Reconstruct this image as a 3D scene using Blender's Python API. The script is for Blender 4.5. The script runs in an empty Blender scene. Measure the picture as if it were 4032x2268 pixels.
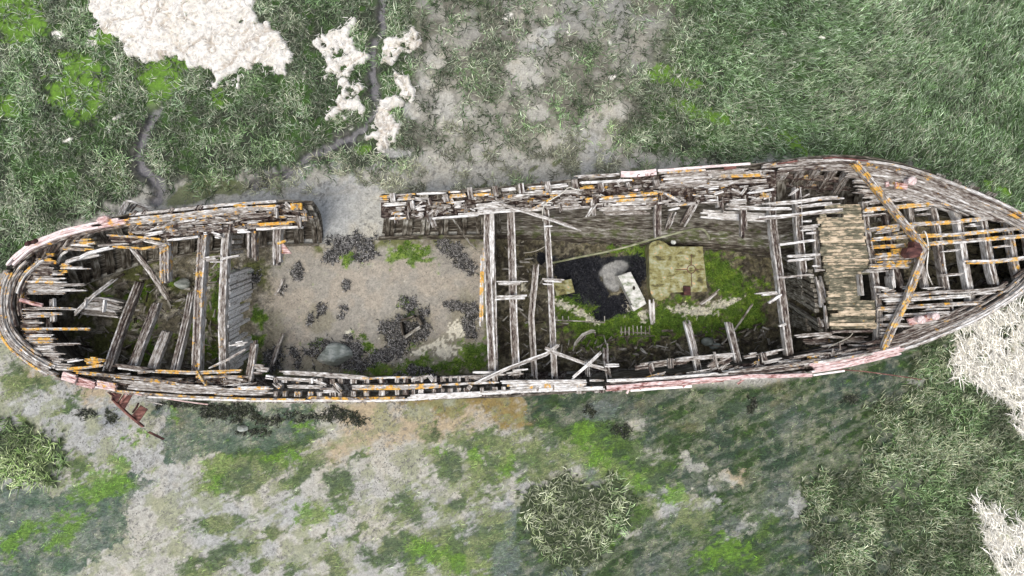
import bpy, bmesh, math, random
import numpy as np
random.seed(7)
RNG = np.random.default_rng(11)
sc = bpy.context.scene
COL = sc.collection
H = 17.5                # camera height above the mud
HW = 0.74               # half width of the view per metre of distance
K0 = 4032/(2*HW*H)      # photograph pixels per metre on the ground

def P(px, py, z):
    s = 2*HW*(H-z)/4032
    return np.array(((px-2016)*s, (1134-py)*s, z))

def lerp_tab(x, tab):
    return float(np.interp(x, [t[0] for t in tab], [t[1] for t in tab]))
def rz(x):
    return lerp_tab(x, [(0,2.45),(600,2.25),(1200,2.05),(2000,2.05),(2600,2.2),(3100,2.6),(3500,2.8),(4150,3.2)])

# ------------------------------------------------------------------ noise
TAB = [np.random.default_rng(100+i).random((256,256)) for i in range(40)]
def vn(x, y, seed):
    t = TAB[seed % 40]
    x = np.asarray(x, float); y = np.asarray(y, float)
    xf = np.floor(x); yf = np.floor(y)
    u = x-xf; v = y-yf
    u = u*u*(3-2*u); v = v*v*(3-2*v)
    xi = xf.astype(np.int64) & 255; yi = yf.astype(np.int64) & 255
    x1 = (xi+1) & 255; y1 = (yi+1) & 255
    return (t[xi,yi]*(1-u)+t[x1,yi]*u)*(1-v)+(t[xi,y1]*(1-u)+t[x1,y1]*u)*v
def fbm(x, y, seed, octv=4):
    s = 0; a = 1; tot = 0
    for i in range(octv):
        s = s+a*vn(x*2**i+17.3*i, y*2**i+9.1*i, seed+i); tot += a; a *= .55
    return s/tot
def sst(a, b, x):
    t = np.clip((x-a)/(b-a), 0, 1)
    return t*t*(3-2*t)
def inpoly(x, y, poly):
    r = np.zeros(x.shape, bool)
    n = len(poly)
    for i in range(n):
        x1, y1 = poly[i]; x2, y2 = poly[(i+1) % n]
        if y1 == y2: continue
        c = ((y1 > y) != (y2 > y)) & (x < (x2-x1)*(y-y1)/(y2-y1)+x1)
        r ^= c
    return r
def ell(x, y, lst):
    f = np.zeros(x.shape)
    for e in lst:
        cx, cy, rx, ry = e[:4]
        a = math.radians(e[4]) if len(e) > 4 else 0
        dx = x-cx; dy = y-cy
        u = (dx*math.cos(a)+dy*math.sin(a))/rx
        v = (-dx*math.sin(a)+dy*math.cos(a))/ry
        f = np.maximum(f, np.exp(-.7*(u*u+v*v)))
    return f
def wline(x, y, pts):
    # distance to a polyline
    d = np.full(x.shape, 1e9)
    for (x1, y1), (x2, y2) in zip(pts[:-1], pts[1:]):
        dx, dy = x2-x1, y2-y1
        t = np.clip(((x-x1)*dx+(y-y1)*dy)/(dx*dx+dy*dy), 0, 1)
        d = np.minimum(d, np.hypot(x-x1-t*dx, y-y1-t*dy))
    return d

# ------------------------------------------------------------------ hull curve tables: rim px,py | foot px,py
HULL = [((1225,805),(1268,960)),((1100,797),(1140,962)),((900,810),(935,985)),((700,826),(725,1005)),((500,850),(560,1045)),
 ((400,872),(470,1075)),((322,892),(400,1098)),((186,932),(330,1130)),((90,985),(270,1160)),((22,1050),(235,1185)),((-12,1120),(215,1205)),
 ((-25,1200),(210,1225)),((-12,1275),(215,1250)),((12,1335),(240,1290)),((60,1392),(270,1340)),((150,1455),(320,1400)),((240,1497),(400,1440)),
 ((450,1538),(520,1470)),((700,1560),(740,1480)),((1000,1573),(1020,1484)),((1300,1577),(1300,1484)),((1900,1555),(1900,1475)),((2400,1530),(2400,1455)),
 ((2900,1492),(2850,1420)),((3200,1465),(3130,1385)),((3500,1402),(3380,1330)),((3700,1330),(3560,1280)),((3850,1265),(3700,1225)),
 ((4000,1175),(3900,1150)),((4100,1085),(4050,1070)),((4170,985),(4160,1000)),((4120,895),(4080,940)),((4032,835),(3960,890)),((3950,790),(3860,870)),
 ((3800,730),(3700,855)),((3650,672),(3560,850)),((3500,634),(3430,880)),((3350,618),(3300,920)),((3190,626),(3180,1000)),((3000,655),(3050,1015)),
 ((2800,662),(2850,985)),((2600,682),(2640,980)),((2400,700),(2430,960)),((2270,718),(2290,950)),((2000,748),(2020,930)),((1700,768),(1700,932)),((1495,778),(1500,938))]
def resample(pts, step):
    pts = [np.asarray(p, float) for p in pts]
    out = [pts[0]]
    for a, b in zip(pts[:-1], pts[1:]):
        n = max(1, int(round(np.linalg.norm(b[:2]-a[:2])/step)))
        for i in range(1, n+1): out.append(a+(b-a)*i/n)
    return out
def smooth(pts, it=2):
    pts = [np.asarray(p, float) for p in pts]
    for _ in range(it):
        q = [pts[0]]
        for a, b in zip(pts[:-1], pts[1:]):
            q += [a*.75+b*.25, a*.25+b*.75]
        q.append(pts[-1]); pts = q
    return pts
HL4 = smooth([np.array(r+f, float) for r, f in HULL], 2)
FOOTPOLY = [f for r, f in HULL]

# ------------------------------------------------------------------ ground fields (x, y are photograph pixels on the mud)
WHITE_A = [(330,-80),(1010,-80),(985,40),(1060,95),(1110,150),(1140,200),(1120,290),(1060,290),(1040,250),(960,300),(880,300),(830,340),(800,330),(880,275),(800,255),(720,235),(660,235),(600,240),(520,225),(470,170),(400,110),(340,30)]
WHITE_B = [(1240,160),(1300,130),(1350,100),(1400,100),(1380,150),(1400,190),(1440,235),(1430,260),(1380,270),(1390,300),(1350,320),(1300,300),(1290,250),(1240,200)]
WHITE_C = [(1390,310),(1430,320),(1430,390),(1390,430),(1390,460),(1330,440),(1290,500),(1270,480),(1310,420),(1300,390),(1350,370)]
WHITE_D = [(1500,225),(1540,180),(1600,160),(1620,130),(1650,150),(1640,170),(1620,230),(1600,190),(1560,220),(1505,230)]
WHITE_E = [(1560,270),(1590,260),(1600,310),(1640,340),(1630,375),(1590,360),(1560,320)]
WHITE_F = [(1530,375),(1585,370),(1575,420),(1560,450),(1560,500),(1585,540),(1530,570),(1520,600),(1490,560),(1490,520),(1430,540),(1420,520),(1460,500),(1500,440)]
WHITE_R = [(3760,1310),(3900,1230),(4300,1120),(4300,1800),(4060,1740),(3970,1680),(3920,1600),(3880,1560),(3800,1520),(3740,1480),(3740,1380)]
WHITE_S = [(3820,1960),(3880,1970),(3940,2010),(4000,2040),(4300,1980),(4300,2420),(4000,2380),(3930,2268),(3880,2150),(3850,2060)]
WHITES = [(WHITE_A,'A'),(WHITE_B,'B'),(WHITE_C,'C'),(WHITE_D,'D'),(WHITE_E,'E'),(WHITE_F,'F'),(WHITE_R,'R'),(WHITE_S,'S')]
CREEK1 = [(1510,-80),(1505,60),(1512,130),(1465,180),(1465,300),(1478,400),(1480,440),(1420,500),(1380,550),(1300,580),(1200,620),(1120,690),(1000,730)]
CREEK2 = [(610,430),(580,500),(550,560),(545,650),(600,700),(630,740),(610,800)]
CLUMP1 = [(-40,1690),(60,1680),(150,1650),(210,1690),(230,1760),(235,1840),(225,1900),(180,1930),(120,1900),(-40,1880)]
CLUMP2 = [(2060,1910),(2150,1895),(2300,1880),(2360,1905),(2450,1920),(2480,1960),(2440,2040),(2440,2090),(2400,2180),(2300,2270),(2180,2265),(2120,2180),(2060,2080),(2045,1990)]
GRASS_LR = [(4400,1100),(3900,1200),(3700,1330),(3600,1390),(3560,1480),(3500,1560),(3400,1620),(3450,1700),(3420,1780),(3340,1840),(3200,1890),(3140,1950),(3190,2050),(3180,2180),(3300,2330),(3400,2500),(4400,2500)]
TOPLINE = [(-400,1400),(40,1100),(60,1000),(300,880),(480,820),(600,700),(640,740),(760,690),(900,720),(1050,660),(1250,650),(1500,640),(1700,600),(1900,590),(2100,600),(2300,590),(2500,570),(2620,620),(2800,640),(3300,620),(3600,680),(4032,850),(4500,1100)]
MUDHOLES = [(2130,150,60,35,-30),(2060,270,60,45),(2080,320,50,25),(1720,240,40,30),(1750,420,40,60),(1780,500,60,30),(2380,460,70,50,-20),(2250,560,110,50),(2120,450,40,30),(1900,600,60,30),(1850,440,25,20),(1950,640,180,30),(1620,440,30,40),(1680,330,30,20),(1560,600,60,20)]
BRIGHT_UP = [(300,360,110,70),(60,90,120,90),(350,300,60,60),(20,420,60,40),(650,330,70,50),(320,270,55,45),(330,400,80,70),(260,380,50,40),(620,290,75,60),(610,390,25,50),(690,260,60,25),(70,130,75,60),(40,20,70,60),(50,400,50,25),(420,150,50,30),(280,230,50,30),(2600,290,60,35,-20),(1430,585,30,20),(860,370,20,50),(3120,560,90,30,35),(2700,430,70,30,30),(2830,470,60,25,30),(2700,330,60,20,10),(3950,760,60,20,30)]
OLIVE = [(950,1850,150,55,-22),(1100,1790,150,50,-25),(1190,1870,120,40,-35),(1010,1900,110,35,-25),(870,2060,95,35,-12),(1050,2125,75,16,-25),(900,2190,100,45,-25),(800,2250,100,40,-20),(1345,1880,50,60,10),(1345,1960,45,35),(1610,1990,70,75,15),(1520,2010,25,20),(1720,1965,25,14),(1690,1695,28,32,20),(1420,2110,50,16,-32),(1500,2180,50,16,-35),(1760,1830,60,50),(1900,1750,140,45,-8),(1930,1860,110,50,-25),(1860,1960,110,30,-10),(1560,2160,90,40,-20),(1640,2180,70,70),(1800,2170,140,90,20),(1950,2120,130,90),(1420,1815,30,16),(1250,2120,30,12,-30),(1310,2220,50,50),(2190,1700,120,60),(2400,1790,150,110,30),(2150,1800,120,60),(2550,1870,90,60),(2860,2200,140,60),(2700,2050,120,60,-20),(2500,1990,40,60),(3000,2060,60,40),(60,1500,60,60),(150,1500,50,30),(250,1620,60,16,-30),(280,1570,50,10,-30),(300,1830,50,40),(1000,2240,60,30),(1150,2240,40,20)]
BRIGHT = [(420,1920,110,50,-10),(370,1880,60,25),(470,1850,40,40),(260,2050,70,35),(230,2120,50,40,-40),(100,2110,80,20,-35),(50,2160,40,30,-35),(500,1740,14,35),(540,1700,20,12),(1880,1810,35,40,20),(1980,1830,28,50,10),(2300,1720,50,60,30),(2400,1830,80,50,45),(2490,1900,45,40),(1720,1785,28,12,-15),(1250,2010,55,25,-30),(1180,2040,30,14,-30),(1690,2170,75,50,30),(1800,2220,120,40),(1860,1850,20,20),(870,1830,50,30,-30),(860,1860,30,60,20),(1130,1790,60,25),(2870,2150,70,30,30),(2830,2200,90,30),(2400,2130,30,20),(660,1650,30,16),(1200,1680,40,12,10),(2650,1940,30,30),(120,1650,25,12)]
TEALPOLY1 = [(-400,1890),(60,1900),(180,1950),(300,1920),(450,1880),(560,1880),(580,1910),(530,1980),(500,2110),(420,2190),(330,2230),(260,2400),(-400,2600)]
TEALPOLY2 = [(560,1600),(700,1570),(1100,1590),(1230,1600),(1260,1650),(1230,1720),(1150,1770),(1080,1800),(900,1810),(800,1790),(740,1820),(640,1800),(620,1740),(600,1690),(640,1640)]
DARKPOLY = [(2070,1540),(2150,1450),(2700,1400),(3200,1330),(3560,1230),(3800,1150),(3700,1400),(3560,1500),(3700,1500),(3900,1700),(4400,1800),(4400,2600),(1900,2500),(1900,2280),(2040,2150),(2010,2050),(2060,1960),(2500,1980),(2620,2120),(2760,2060),(2840,1990),(2720,1940),(2560,1900),(2400,1780),(2200,1730),(2080,1640)]
MUDLOW = [(2680,2000,90,45,-25),(2960,2060,130,35,-28),(3120,1960,50,60,30),(2570,1900,50,40),(2850,1900,60,30,-20),(2480,2080,40,30),(2550,1790,70,40,20),(2500,1680,50,35),(2720,1830,60,30)]
OCHRE = [(1900,1580,190,40,-4),(1750,1590,150,35),(1650,1570,120,30),(2050,1620,120,60)]
TAN = [(1430,1640,110,90,-20),(1400,1730,160,60,-20),(700,1640,55,45,-30),(1700,1680,250,60,-10),(3050,1560,60,40),(2490,1590,45,25),(2590,1600,50,30),(2900,1870,50,40),(2700,1700,60,40),(2620,1600,30,20),(400,1540,150,40,20),(100,1480,60,40)]
SEAW_IN = [(1400,950,95,28),(1450,1000,50,30,-20),(1300,1000,40,30),(1265,1210,28,18,-60),(1240,1250,14,18),(1360,1222,24,16),(1380,1130,15,14),(1600,1200,45,25),(1560,1300,60,60,-30),(1660,1280,30,50,30),(1630,1340,90,35,-20),(1520,1400,80,30,-30),(1260,1370,35,50,40),(1390,1380,45,40,50),(1400,1440,90,20),(1810,1200,55,22),(1860,1230,30,50,20),(1850,1290,25,30),(1780,1000,60,30,10),(1830,1040,40,30),(1170,1400,22,45),(1090,1390,20,30),(990,1100,34,34),(1110,1160,12,20,10),(1180,1060,20,25),(1730,960,30,25),(1080,1420,30,60),(1640,1465,80,14),(950,1090,20,40)]
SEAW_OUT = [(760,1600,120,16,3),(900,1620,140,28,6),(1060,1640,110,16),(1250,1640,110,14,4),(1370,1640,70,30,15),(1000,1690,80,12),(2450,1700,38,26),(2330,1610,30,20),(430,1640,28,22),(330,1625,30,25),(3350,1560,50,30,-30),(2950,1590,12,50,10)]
BLACK_IN = [(2290,1060,110,45,-10),(2450,1030,95,22,-5),(2340,1150,60,55,30),(2260,1130,60,40),(2500,1060,40,60),(2420,1200,60,40),(2380,1230,40,30),(2150,1020,40,18)]
POOL = [(2415,1062,62,32,-20),(2405,1105,34,50,-20)]
MOSS_IN = [(2600,1270,300,60),(2400,1300,180,60),(2900,1200,110,100),(2820,1080,60,70),(2520,1000,60,30),(2350,1200,80,50),(2260,1190,80,40),(2340,1290,120,55),(2460,1260,90,50),(2240,1260,60,50),(2620,1230,60,60),(2760,1260,150,55,-5),(2860,1120,60,100),(2930,1150,60,90,20),(2470,960,80,18,-12),(2660,1290,60,30),(2320,1350,60,30),(2900,1280,70,40,-40),(1620,1430,80,22,-8),(1800,1450,100,24),(1500,1470,110,14),(1620,1000,70,32),(1390,1020,40,32),(1860,1400,40,60),(1440,1370,50,22,40),(1600,1230,30,22),(1570,1200,18,14),(1420,1320,16,14),(1250,1350,22,18,-30),(1700,1500,120,16),(700,1110,35,30,40),(860,1110,25,60),(860,1200,30,70),(600,1340,60,80),(420,1180,60,30),(800,1300,30,60),(840,1380,40,30),(560,1150,40,30),(1010,1240,25,40),(1000,1350,30,30),(1040,1440,50,20),(1590,970,30,20)]
PALE_IN = [(2680,1215,50,18),(2740,1225,60,22),(2810,1200,60,18,-15),(2860,1190,50,12,-25),(2220,1200,45,16,20),(2280,1230,35,16,20),(2330,1260,35,12,20),(2460,1200,12,30,10),(2530,1240,18,22),(2060,1130,14,22),(1750,1380,50,25),(1720,1350,60,14,-20),(1800,1300,40,30),(1650,1390,26,10),(1380,1310,14,18)]

def nz(x, y, sc_, seed, o=4): return fbm(x/sc_, y/sc_, seed, o)

def fields(X, Y):
    """everything that grows or lies on the mud, evaluated at world points"""
    x = 2016+X*K0; y = 1134-Y*K0
    F = {}
    n1 = nz(x, y, 90, 1)-.5; n2 = nz(x+300, y, 90, 5)-.5
    f1 = nz(x, y, 22, 9, 3)-.5; f2 = nz(x, y+500, 22, 12, 3)-.5
    wx = x+n1*110+f1*70; wy = y+n2*110+f2*70
    n = nz(x, y, 40, 3)-.5; nn = nz(x, y, 13, 7, 3)-.5
    N = n*.95+nn*.9
    inside = inpoly(x, y, FOOTPOLY+[(1495,938),(1380,952),(1268,960)])
    F['inside'] = inside
    wh = np.zeros(x.shape)
    for p, _ in WHITES: wh = np.maximum(wh, inpoly(wx, wy, p).astype(float))
    sp = ell(x, y, [(360,130,24,18),(360,175,24,14),(230,140,30,18),(470,460,28,10,-25),(430,510,10,20,20),(275,555,22,5,-25),(2000,65,22,14,-25),(2240,130,8,12),(2400,170,8,14,-30),(2410,305,16,10),(1200,290,6,30,10),(1040,415,12,8),(3420,205,16,9),(3235,150,12,6),(3755,155,10,6),(3730,235,26,12,-20),(3080,135,16,8,30),(3130,250,20,8,40),(2670,300,8,6),(2790,410,8,10),(2880,440,10,8),(1380,500,12,10),(4000,1650,30,20)])
    F['spots'] = sst(.5, .62, sp+N*.5)
    # breakups in the mats
    wh = wh*sst(.30, .36, nz(x, y, 30, 22, 3)+np.where(x < 1150, .09, .0)-np.where(x > 3600, .135, 0)*sst(.35, .6, nz(x, y, 110, 35)))
    F['white'] = np.where(inside, 0, wh)
    c = np.minimum(wline(wx*.35+x*.65, wy*.35+y*.65, CREEK1)-4*nn, wline(wx*.35+x*.65, wy*.35+y*.65, CREEK2)-6)
    F['creek'] = 1-sst(9, 19, c)
    F['creekbank'] = 1-sst(14, 44, c)
    br = sst(.30, .58, ell(x, y, BRIGHT_UP)+N*.6)
    F['bright_up'] = br
    # grass cover
    TL = np.interp(wx, [t[0] for t in TOPLINE], [t[1] for t in TOPLINE])
    g = sst(60, -60, wy-TL)
    mid = sst(1580, 1680, wx)*(1-sst(2480, 2650, wx+.4*(wy-300)))
    g *= 1-mid*sst(.42, .62, nz(x, y, 120, 14)+.12)*.55
    g *= 1-sst(.3, .6, ell(x, y, MUDHOLES)+N*.3)*.93
    bandtuft = (y < 900) & (wy > TL-60)
    F['grass_up'] = np.where(inside, 0, g)
    lr = inpoly(wx+(nz(x, y, 30, 2, 3)-.5)*150, wy+(nz(x, y, 30, 4, 3)-.5)*150, GRASS_LR).astype(float)
    lr *= 1-.8*sst(.52, .62, nz(x, y, 60, 18))*(wx < 3650)
    h1 = (nz(x, y, 16, 30, 2)-.5)*70; h2 = (nz(x, y, 16, 27, 2)-.5)*70
    c1 = inpoly(wx+h1, wy+h2, CLUMP1).astype(float); c2 = inpoly(wx+h1, wy+h2, CLUMP2).astype(float)
    F['lr'] = lr; F['c1'] = c1; F['c2'] = c2
    F['thin'] = (sst(.5, .62, nz(x, y, 55, 16, 4))*((y < 860) & (wy > TL-100) & (x > 650) & (x < 2900) & (wy < 760)).astype(float))*(1-inside)
    F['mid'] = mid
    F['x'] = x; F['y'] = y; F['N'] = N; F['n'] = n; F['nn'] = nn; F['wx'] = wx; F['wy'] = wy
    return F

def gheight(F):
    x, y = F['x'], F['y']
    z = (nz(x, y, 260, 20)-.5)*.10+(F['n'])*.05+F['nn']*.02
    z = z-F['creek']*.14-F['creekbank']*.03
    z = z+.05*np.clip(F['grass_up'], 0, 1)+.05*F['lr']+.06*(F['c1']+F['c2'])
    ins = F['inside']
    mound = ell(x, y, [(2850,1200,160,120),(2600,1120,160,120)])*.22+ell(x, y, [(2300,1350,200,60),(1700,1440,240,40)])*.12+ell(x, y, [(600,1250,260,160),(1000,1050,80,60)])*.2
    z = z+np.where(ins, mound+.04, 0)
    rough = ins & ((x < 1030) | (x > 1930))
    z = z+np.where(rough, (nz(x, y, 14, 25, 3)-.5)*.16, 0)
    z = z-np.where(ins, sst(.5, .7, ell(x, y, POOL))*.08, 0)
    return z

def mix(a, b, m):
    return a*(1-m[..., None])+np.asarray(b)*m[..., None]

def gcolor(F):
    x, y, N, n, nn = F['x'], F['y'], F['N'], F['n'], F['nn']
    a_, b_ = F['wx'], F['wy']
    ones = np.ones(x.shape)
    big = nz(x, y, 300, 28); med = nz(x, y, 70, 30)
    c = mix(np.ones(x.shape+(3,))*np.array((.35,.34,.295)), (.31,.313,.295), sst(.4, .65, big))
    c = mix(c, (.40,.37,.29), sst(.5, .75, med)*.5)
    streak = fbm((x*.9-y*.42)/110, (x*.42+y*.9)/22, 33, 4)   # drainage streaks running with the ebb
    ss = sst(.40, .62, streak)
    fib = fbm((x*.9-y*.42)/34, (x*.42+y*.9)/7, 16, 3)-.5
    fib2 = nz(x, y, 8, 20, 2)-.5
    FB = fib*1.3+fib2*.7
    # lower shore
    lo_ = np.interp(x, [-400,0,250,500,3000,3300,3700,4032,4400], [1200,1330,1480,1520,1520,1440,1330,1150,900])
    low = sst(-20, 20, y-lo_)*(1-F['inside'])
    m = sst(.2, .9, ell(a_, b_, TAN)+N*.4+FB*.25)*(1-F['inside']); c = mix(c, (.33,.25,.14), m*.75)
    m = sst(.2, .85, ell(a_, b_, OCHRE)+N*.4+FB*.3)*(1-F['inside']); c = mix(c, (.19,.135,.035), m*.95)
    t1 = inpoly(F['wx'], F['wy'], TEALPOLY1) | inpoly(F['wx'], F['wy'], TEALPOLY2)
    c = mix(c, (.042,.08,.05), t1*(.55+.4*sst(-.35,.25,FB*.5+(nz(x,y,60,35)-.5)*1.2))*low)
    dk = inpoly(F['wx'], F['wy'], DARKPOLY)
    dm = dk*(.74+.26*sst(-.4,.15,FB*.5+(ss-.5)*.5))*low*(1-sst(.4, .7, ell(a_, b_, MUDLOW)+N*.5+ (ss-.5)*.2)*.85)
    dkc = mix(np.ones(x.shape+(3,))*np.array((.022,.048,.008)), (.024,.046,.026), sst(.42, .6, nz(x, y, 110, 37)))
    c = c*(1-dm[..., None])+dkc*dm[..., None]
    bl = sst(.5, .7, nz(x, y, 80, 39))*(t1 | dk)*low
    c = mix(c, (.09,.11,.115), bl*.3)
    pl = sst(.56, .68, nz(x, y, 26, 2))*(t1 | dk)*low
    c = mix(c, (.30,.29,.22), pl*.35)
    m = sst(.18, .72, ell(a_, b_, OLIVE)+N*.6+(streak-.5)*.8+FB*.35)*low
    olv = m
    c = c*(1-(m*.9)[..., None])+mix(np.ones(x.shape+(3,))*np.array((.05,.09,.016)), (.036,.068,.022), sst(.45,.55,nz(x,y,50,5)))*(m*.9)[..., None]
    m2 = sst(.22, .70, ell(a_, b_, BRIGHT)+N*.6+(streak-.5)*.4+FB*.4)*low
    c = mix(c, (.095,.185,.018), m2*.85)
    m = sst(.45, .6, ell(x, y, [(430,1640,60,45),(640,1615,60,20,20),(2330,1900,40,60),(2010,2050,25,90),(2260,2240,70,30),(1990,2200,60,80),(2360,1620,70,40)])+N*.4)
    c = mix(c, (.14,.16,.185), m*.45*low)
    # small tufts of faint green film on the lower flat
    m = sst(.46, .64, nz(x, y, 60, 8)+FB*.18+(ss-.5)*.1)*low*(1-t1)*(1-dk)
    c = mix(c, (.19,.21,.10), m*.6)
    algae = np.clip(m2+dm*.9+t1*.7+olv*.8, 0, 1)*low
    # marsh ground under the grass
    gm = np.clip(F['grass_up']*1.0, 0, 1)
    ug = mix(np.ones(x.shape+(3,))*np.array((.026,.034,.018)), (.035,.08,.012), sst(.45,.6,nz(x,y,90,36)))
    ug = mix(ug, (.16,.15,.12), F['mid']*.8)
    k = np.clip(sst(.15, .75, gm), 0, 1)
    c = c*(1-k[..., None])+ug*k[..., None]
    c = mix(c, (.11,.12,.09), F['thin']*.55*(1-k))
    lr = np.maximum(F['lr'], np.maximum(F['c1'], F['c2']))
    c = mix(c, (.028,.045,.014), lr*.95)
    c = mix(c, (.10,.20,.02), F['bright_up']*(1-F['inside'])*(.75+.4*sst(-.2,.2,fib2)))
    m = sst(.4, .6, ell(x, y, [(470,700,16,60),(760,760,110,40,-20),(900,740,80,30),(1800,0,1,1),(2190,640,22,12,-40),(2100,665,20,8,-30),(1900,735,16,8,-30),(1990,735,22,7),(2460,680,22,8),(2500,668,16,8)])+N*.4)*(y < 900)
    c = mix(c, (.10,.12,.04), m*.85)
    c = mix(c, (.17,.165,.175), F['creek']*.9)
    c = mix(c, (.10,.095,.085), (F['creekbank']-F['creek']).clip(0)*.6)
    crack = 1-sst(1.5, 5, wline(x+30*N, y+30*N, [(1840,560),(1960,620),(2010,670),(2100,700)]))
    c = mix(c, (.22,.21,.21), crack*.7*(y < 800))
    c = mix(c, (.27,.26,.225), (1-sst(3, 16, wline(x+40*N, y+40*N, [(1060,740),(1250,760),(1400,745)])))*.6)
    # inside the hull
    ins = F['inside'].astype(float)
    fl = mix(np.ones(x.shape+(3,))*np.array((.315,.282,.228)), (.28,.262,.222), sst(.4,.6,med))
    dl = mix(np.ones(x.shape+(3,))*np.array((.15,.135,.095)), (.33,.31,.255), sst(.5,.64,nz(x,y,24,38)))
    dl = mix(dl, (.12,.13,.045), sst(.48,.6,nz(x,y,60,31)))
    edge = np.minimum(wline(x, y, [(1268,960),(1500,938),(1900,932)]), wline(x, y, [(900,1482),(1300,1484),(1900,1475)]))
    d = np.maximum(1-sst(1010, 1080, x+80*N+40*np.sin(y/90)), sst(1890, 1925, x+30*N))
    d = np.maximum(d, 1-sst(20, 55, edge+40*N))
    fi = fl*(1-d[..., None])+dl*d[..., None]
    m = sst(.35, .6, ell(x, y, [(1760,1400,150,80),(1330,1420,160,50),(1600,1300,110,90,-30),(1260,1260,50,60),(1830,1260,60,120),(1080,1350,50,120)])+N*.5)
    fi = mix(fi, (.20,.185,.13), m*.75)
    rt = sst(1920, 1960, x+30*N)
    rc = mix(np.ones(x.shape+(3,))*np.array((.13,.115,.07)), (.20,.18,.125), sst(.5,.6,nz(x,y,40,21)))
    rc = mix(rc, (.05,.042,.032), sst(.5,.58,nz(x,y,18,23,3))*.8)
    fi = fi*(1-rt[..., None])+rc*rt[..., None]
    fi = mix(fi, (.40,.35,.235), sst(.3,.6,ell(x,y,[(3780,1000,300,130)])+N*.4)*.8)  # floor under the foredeck painted paler to offset the deck's shade
    ms = sst(.34, .72, ell(a_, b_, MOSS_IN)+N*.8+FB*.5)
    mc = mix(np.ones(x.shape+(3,))*np.array((.075,.14,.015)), (.14,.225,.02), sst(.42,.6,nz(x,y,30,26)))
    fi = fi*(1-(ms*.93)[..., None])+mc*(ms*.93)[..., None]
    m = sst(.42, .52, ell(x, y, BLACK_IN)+N*.35); fi = mix(fi, (.022,.024,.03), m*.95)
    m = sst(.5, .6, ell(x, y, POOL)+N*.15); fi = mix(fi, (.27,.27,.255), m)
    m = sst(.5, .6, ell(x, y, PALE_IN)+(nz(x,y,9,15,2)-.5)*1.3); fi = mix(fi, (.60,.57,.46), m*.95)
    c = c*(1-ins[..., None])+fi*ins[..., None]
    sp = F['spots']*(1-ins)
    c = mix(c, (.72,.69,.62), sp)
    v = 1+nn*.5
    c = c*v[..., None]
    mud = np.clip(1-algae, 0, 1)*(1-np.clip(gm+lr, 0, 1))*(1-ins*.8)
    return np.clip(c, .01, .9), algae, mud

# ------------------------------------------------------------------ materials
def new_mat(name):
    m = bpy.data.materials.new(name); m.use_nodes = True
    nt = m.node_tree
    b = nt.nodes['Principled BSDF']
    b.inputs['Roughness'].default_value = .85
    b.inputs['Specular IOR Level'].default_value = .25
    return m, nt, b
def N_(nt, typ, **kw):
    n = nt.nodes.new(typ)
    for k, v in kw.items():
        if k in n.inputs: n.inputs[k].default_value = v
        else: setattr(n, k, v)
    return n
def ramp(nt, fac, stops):
    r = nt.nodes.new('ShaderNodeValToRGB')
    e = r.color_ramp.elements
    e[0].position, e[0].color = stops[0][0], tuple(stops[0][1])+(1,)
    e[1].position, e[1].color = stops[-1][0], tuple(stops[-1][1])+(1,)
    for p, c in stops[1:-1]:
        q = e.new(p); q.color = tuple(c)+(1,)
    nt.links.new(fac, r.inputs[0]); return r
def math_(nt, op, a, b=None, c=None, clamp=False):
    n = nt.nodes.new('ShaderNodeMath'); n.operation = op; n.use_clamp = clamp
    for i, v in enumerate((a, b, c)):
        if v is None: continue
        if isinstance(v, (int, float)): n.inputs[i].default_value = v
        else: nt.links.new(v, n.inputs[i])
    return n.outputs[0]
def mixc(nt, fac, a, b, blend='MIX'):
    n = nt.nodes.new('ShaderNodeMix'); n.data_type = 'RGBA'; n.blend_type = blend
    for i, v in ((0, fac), (6, a), (7, b)):
        if isinstance(v, (int, float)): n.inputs[i].default_value = v
        elif isinstance(v, tuple): n.inputs[i].default_value = v+(1,)
        else: nt.links.new(v, n.inputs[i])
    return n.outputs[2]
def noise(nt, vec, scale, detail=5, rough=.6, dist=0):
    n = N_(nt, 'ShaderNodeTexNoise', Scale=scale, Detail=detail, Roughness=rough, Distortion=dist)
    if vec is not None: nt.links.new(vec, n.inputs['Vector'])
    return n.outputs['Fac']
def sstep(nt, x, a, b):
    n = nt.nodes.new('ShaderNodeMapRange'); n.interpolation_type = 'SMOOTHSTEP'
    nt.links.new(x, n.inputs[0]); n.inputs[1].default_value = a; n.inputs[2].default_value = b
    return n.outputs[0]
def bump(nt, b, h, strength, dist):
    n = N_(nt, 'ShaderNodeBump', Strength=strength, Distance=dist)
    nt.links.new(h, n.inputs['Height']); nt.links.new(n.outputs[0], b.inputs['Normal'])

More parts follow.
